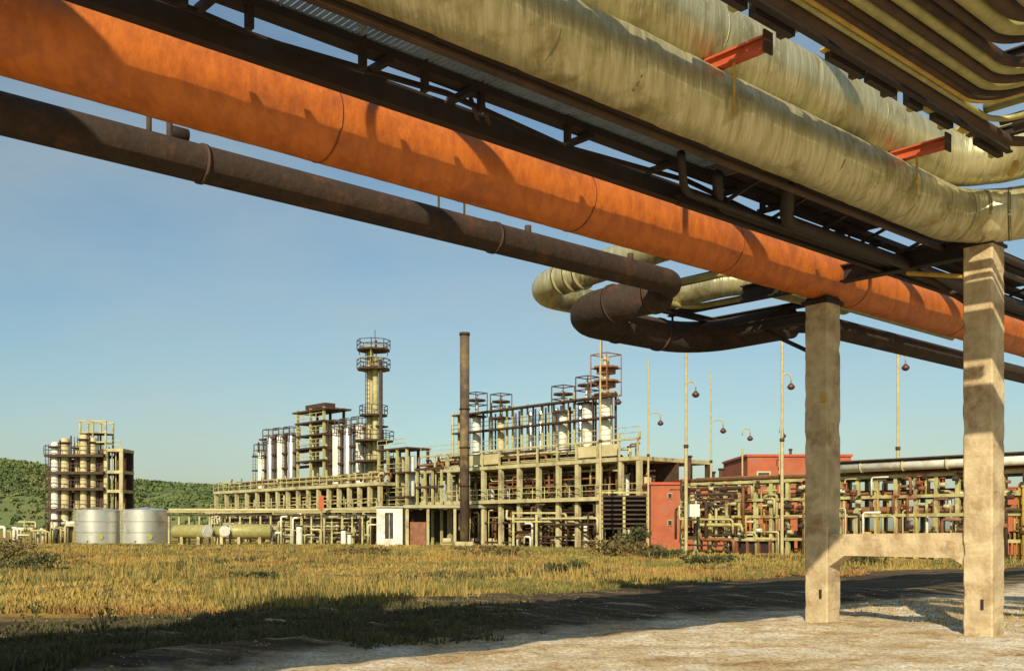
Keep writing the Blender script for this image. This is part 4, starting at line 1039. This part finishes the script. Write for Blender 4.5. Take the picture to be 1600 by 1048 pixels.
# ================================================================== VEGETATION
def blades(name, m, pts, hs, k=6, w_=.022, spread=.6, label='', lean=.35):
    pts = np.asarray(pts); n_ = len(pts) * k
    b = np.repeat(pts, k, axis=0); h_ = np.repeat(hs, k) * rng.uniform(.5, 1.15, n_)
    ang = rng.uniform(0, 2 * np.pi, n_); off = rng.uniform(0, 1, n_)[:, None] * spread * np.repeat(hs, k)[:, None] * 2
    b = b + np.stack([np.cos(ang), np.sin(ang), np.zeros(n_)], 1) * off
    an2 = rng.uniform(0, 2 * np.pi, n_); wv = np.stack([np.cos(an2), np.sin(an2), np.zeros(n_)], 1)
    wd = (w_ * rng.uniform(.6, 1.4, n_) * (1 + np.hypot(b[:, 0], b[:, 1]) / 55))[:, None]
    tip = b + np.stack([np.cos(ang) * lean * h_, np.sin(ang) * lean * h_, h_], 1)
    v = np.empty((n_ * 3, 3)); v[0::3] = b - wv * wd; v[1::3] = b + wv * wd; v[2::3] = tip
    me = bpy.data.meshes.new(name); me.vertices.add(n_ * 3); me.vertices.foreach_set('co', v.ravel())
    me.loops.add(n_ * 3); me.loops.foreach_set('vertex_index', np.arange(n_ * 3, dtype=np.int32))
    me.polygons.add(n_); me.polygons.foreach_set('loop_start', np.arange(0, n_ * 3, 3, dtype=np.int32))
    me.materials.append(M[m]); me.update(calc_edges=True)
    o = bpy.data.objects.new(name, me); link(o); tag(o, label, 'grass', kind='stuff'); return o
def scatter(n_, ymin, ymax, pmin_, dens=None, pw=1.6, thr=None, seed=0, xlo=-.56, xhi=.56, extra=None):
    out = []
    while len(out) < n_:
        t = rng.uniform(0, 1) ** pw; Y = ymin + (ymax - ymin) * t
        x = rng.uniform(xlo, xhi) * Y + rng.uniform(-1, 1); P = Vector((x, Y, 0)); p_ = P.dot(N)
        if p_ < pmin_ + 1.5 * noise.noise(Vector((x * .3, Y * .3, 1))): continue
        if thr is not None and noise.noise(Vector((x * .16, Y * .09, seed))) < thr: continue
        if extra and not extra(x, Y): continue
        out.append((x, Y, gz(x, Y) - .02))
    return out
edge = lambda x, Y: P_ok(x, Y)
def P_ok(x, Y):
    P = Vector((x, Y, 0)); return P.dot(A) < 62 and not (P.dot(A) > 53.5 and P.dot(N) < 33)
a1 = scatter(12000, 20, 112, 19.8, extra=P_ok); blades('dry_grass', 'g_och', a1, rng.uniform(.06, .22, len(a1)), label='ochre dry grass covering the field before the plant')
a2 = scatter(13000, 20, 112, 19.2, thr=-.02, seed=3, extra=P_ok); blades('olive_grass', 'g_oli', a2, rng.uniform(.07, .25, len(a2)), label='olive green grass growing in patches over the field')
a3 = scatter(6000, 20, 90, 18.8, thr=.08, seed=8, extra=P_ok); blades('rusty_grass', 'g_rus', a3, rng.uniform(.05, .18, len(a3)), label='rusty red dry grass at the near edge of the field')
a6 = scatter(1800, 20, 95, 19.5, thr=.1, seed=21, extra=P_ok); blades('tall_dry_stalks', 'g_och', a6, rng.uniform(.3, .6, len(a6)), k=4, w_=.012, spread=.25, label='taller dry stalks standing up out of the field grass', lean=.2)
a7 = scatter(900, 20, 100, 20.5, thr=.25, seed=33, extra=P_ok); blades('dark_weed_patches', 'g_grn', a7, rng.uniform(.1, .28, len(a7)), k=8, w_=.03, label='dark green weed patches scattered through the ochre field')
a4 = scatter(5000, 11, 25, 12.0, thr=-.2, seed=12, xlo=-.56, xhi=-.02, extra=lambda x, Y: Vector((x, Y, 0)).dot(N) < 19); blades('green_weeds', 'g_grn', a4, rng.uniform(.03, .15, len(a4)), w_=.02, label='dark green weeds in the shade at the lower left')
a5 = scatter(400, 11, 24, 6.0, thr=.18, seed=14, xlo=-.2, xhi=.56); blades('sparse_weeds', 'g_och', a5, rng.uniform(.04, .12, len(a5)), k=5, w_=.01, label='sparse short dry weeds on the sandy patch')
# pebbles on the sand
mb_v = []; mb_f = []
for i in range(4200):
    Y = rng.uniform(11.5, 27); x = rng.uniform(-.56, .56) * Y; P = Vector((x, Y, 0))
    if P.dot(N) > 20: continue
    s = rng.uniform(.005, .02) * (1.8 if i % 17 == 0 else 1); z = gz(x, Y); o = len(mb_v)
    for a_, b_, c_ in ((1, 0, 0), (0, 1, 0), (-1, 0, 0), (0, -1, 0), (0, 0, .8), (0, 0, -.5)): mb_v.append((x + a_ * s * rng.uniform(.7, 1.3), Y + b_ * s * rng.uniform(.7, 1.3), z + c_ * s))
    mb_f += [(o, o + 1, o + 4), (o + 1, o + 2, o + 4), (o + 2, o + 3, o + 4), (o + 3, o, o + 4), (o + 1, o, o + 5), (o + 2, o + 1, o + 5), (o + 3, o + 2, o + 5), (o, o + 3, o + 5)]
tag(mesh_obj('pebbles', mb_v, mb_f, M['stone']), 'loose pale stones strewn over the sandy ground', 'stones', kind='stuff')
def shrub(px, py, w_, h_, m, label, Y=None, dens=1.0):
    Y = Y or H * 1600 / (py - 825); x = xg(px, Y); z = gz(x, Y)
    t = thing('shrub', Vector((x, Y, z)), label, 'shrub', 'shrubs and weeds in the field')
    mb = MB()
    tips = []
    for k in range(7):
        tip = Vector((x + random.uniform(-.4, .4) * w_, Y + random.uniform(-.3, .3) * w_, z + h_ * random.uniform(.5, .9))); tips.append(tip)
        mb.bar((x + random.uniform(-.05, .05), Y, z - .05), tip, .02)
    mb.build('stems', 'bark', t)
    cl = []
    for q in tips + [Vector((x + random.uniform(-.5, .5) * w_, Y + random.uniform(-.4, .4) * w_, z + h_ * random.uniform(.15, .6))) for _ in range(7)]:
        g = rng.normal(size=(int(45 * dens), 3)) * np.array([w_ * .12, w_ * .12, h_ * .13]) + np.array(q); cl.append(g)
    cl = np.concatenate(cl); cl[:, 2] = np.maximum(cl[:, 2], z + .02)
    leaf_cloud('foliage', m, cl, .07 * max(1, Y / 45), parent=t)
    return t
sh_list = [(395, 900, 2.0, .3, 'leafd', 'low dark tuft in the left half of the ochre field'),
           (40, 890, 2.6, .8, 'leafd', 'dark green bush at the left edge of the field'), (20, 870, 4, 1.0, 'leafb', 'rusty bush behind the one at the left edge'),
           (890, 893, 1.6, .5, 'leafd', 'dark bush in the middle of the field below the chimney side'), (760, 868, 4, .6, 'leafb', 'flat brown bush right below the open shed'),
           (955, 868, 2.2, 1.1, 'leafb', 'brown bush in front of the slatted block, left one'), (985, 866, 2.0, 1.6, 'leafd', 'tallest dark bush in front of the slatted block'),
           (1010, 870, 2.0, .9, 'leafb', 'brown bush at the foot of the narrow red building'), (1040, 872, 2.4, .45, 'leafd', 'low dark bush right below the narrow red building'),
           (1110, 880, 2.4, .5, 'leafd', 'low tuft at the shadow edge under the right rack'),
           (560, 872, 3, .5, 'leafb', 'low brown tuft below the white kiosk'), (1340, 880, 2.2, .7, 'leafd', 'dark bush seen through the portal')]
for a_ in sh_list: shrub(*a_)
# weeds with tall stalks at lower left
for i, (px, py, h_) in enumerate(((45, 985, .45), (55, 962, .3), (172, 975, .4), (165, 1010, .5), (120, 1030, .45), (490, 930, .35), (170, 935, .3))):
    Y = H * 1600 / (py - 825); x = xg(px, Y)
    t = thing('tall_weed', Vector((x, Y, gz(x, Y))), ['tall weed at the far lower left', 'small weed just behind the far lower left one', 'weed on the dark bank left of the bright streak', 'tallest weed in the lower left shade', 'weed closest to the bottom edge at left', 'pale weed at the edge of the ochre field', 'weed on the lit rim above the left shade'][i], 'weed', 'single tall weeds')
    mb = MB()
    for k in range(5): mb.bar((x, Y, gz(x, Y) - .03), (x + random.uniform(-.2, .2), Y + random.uniform(-.1, .1), h_ * random.uniform(.6, 1.1)), .008)
    mb.build('stalks', 'leafd', t)
    leaf_cloud('leaves', 'leafd', np.array([[x, Y, h_ * .5]]) + rng.normal(size=(50, 3)) * np.array([.09, .09, h_ * .25]), .025, parent=t)
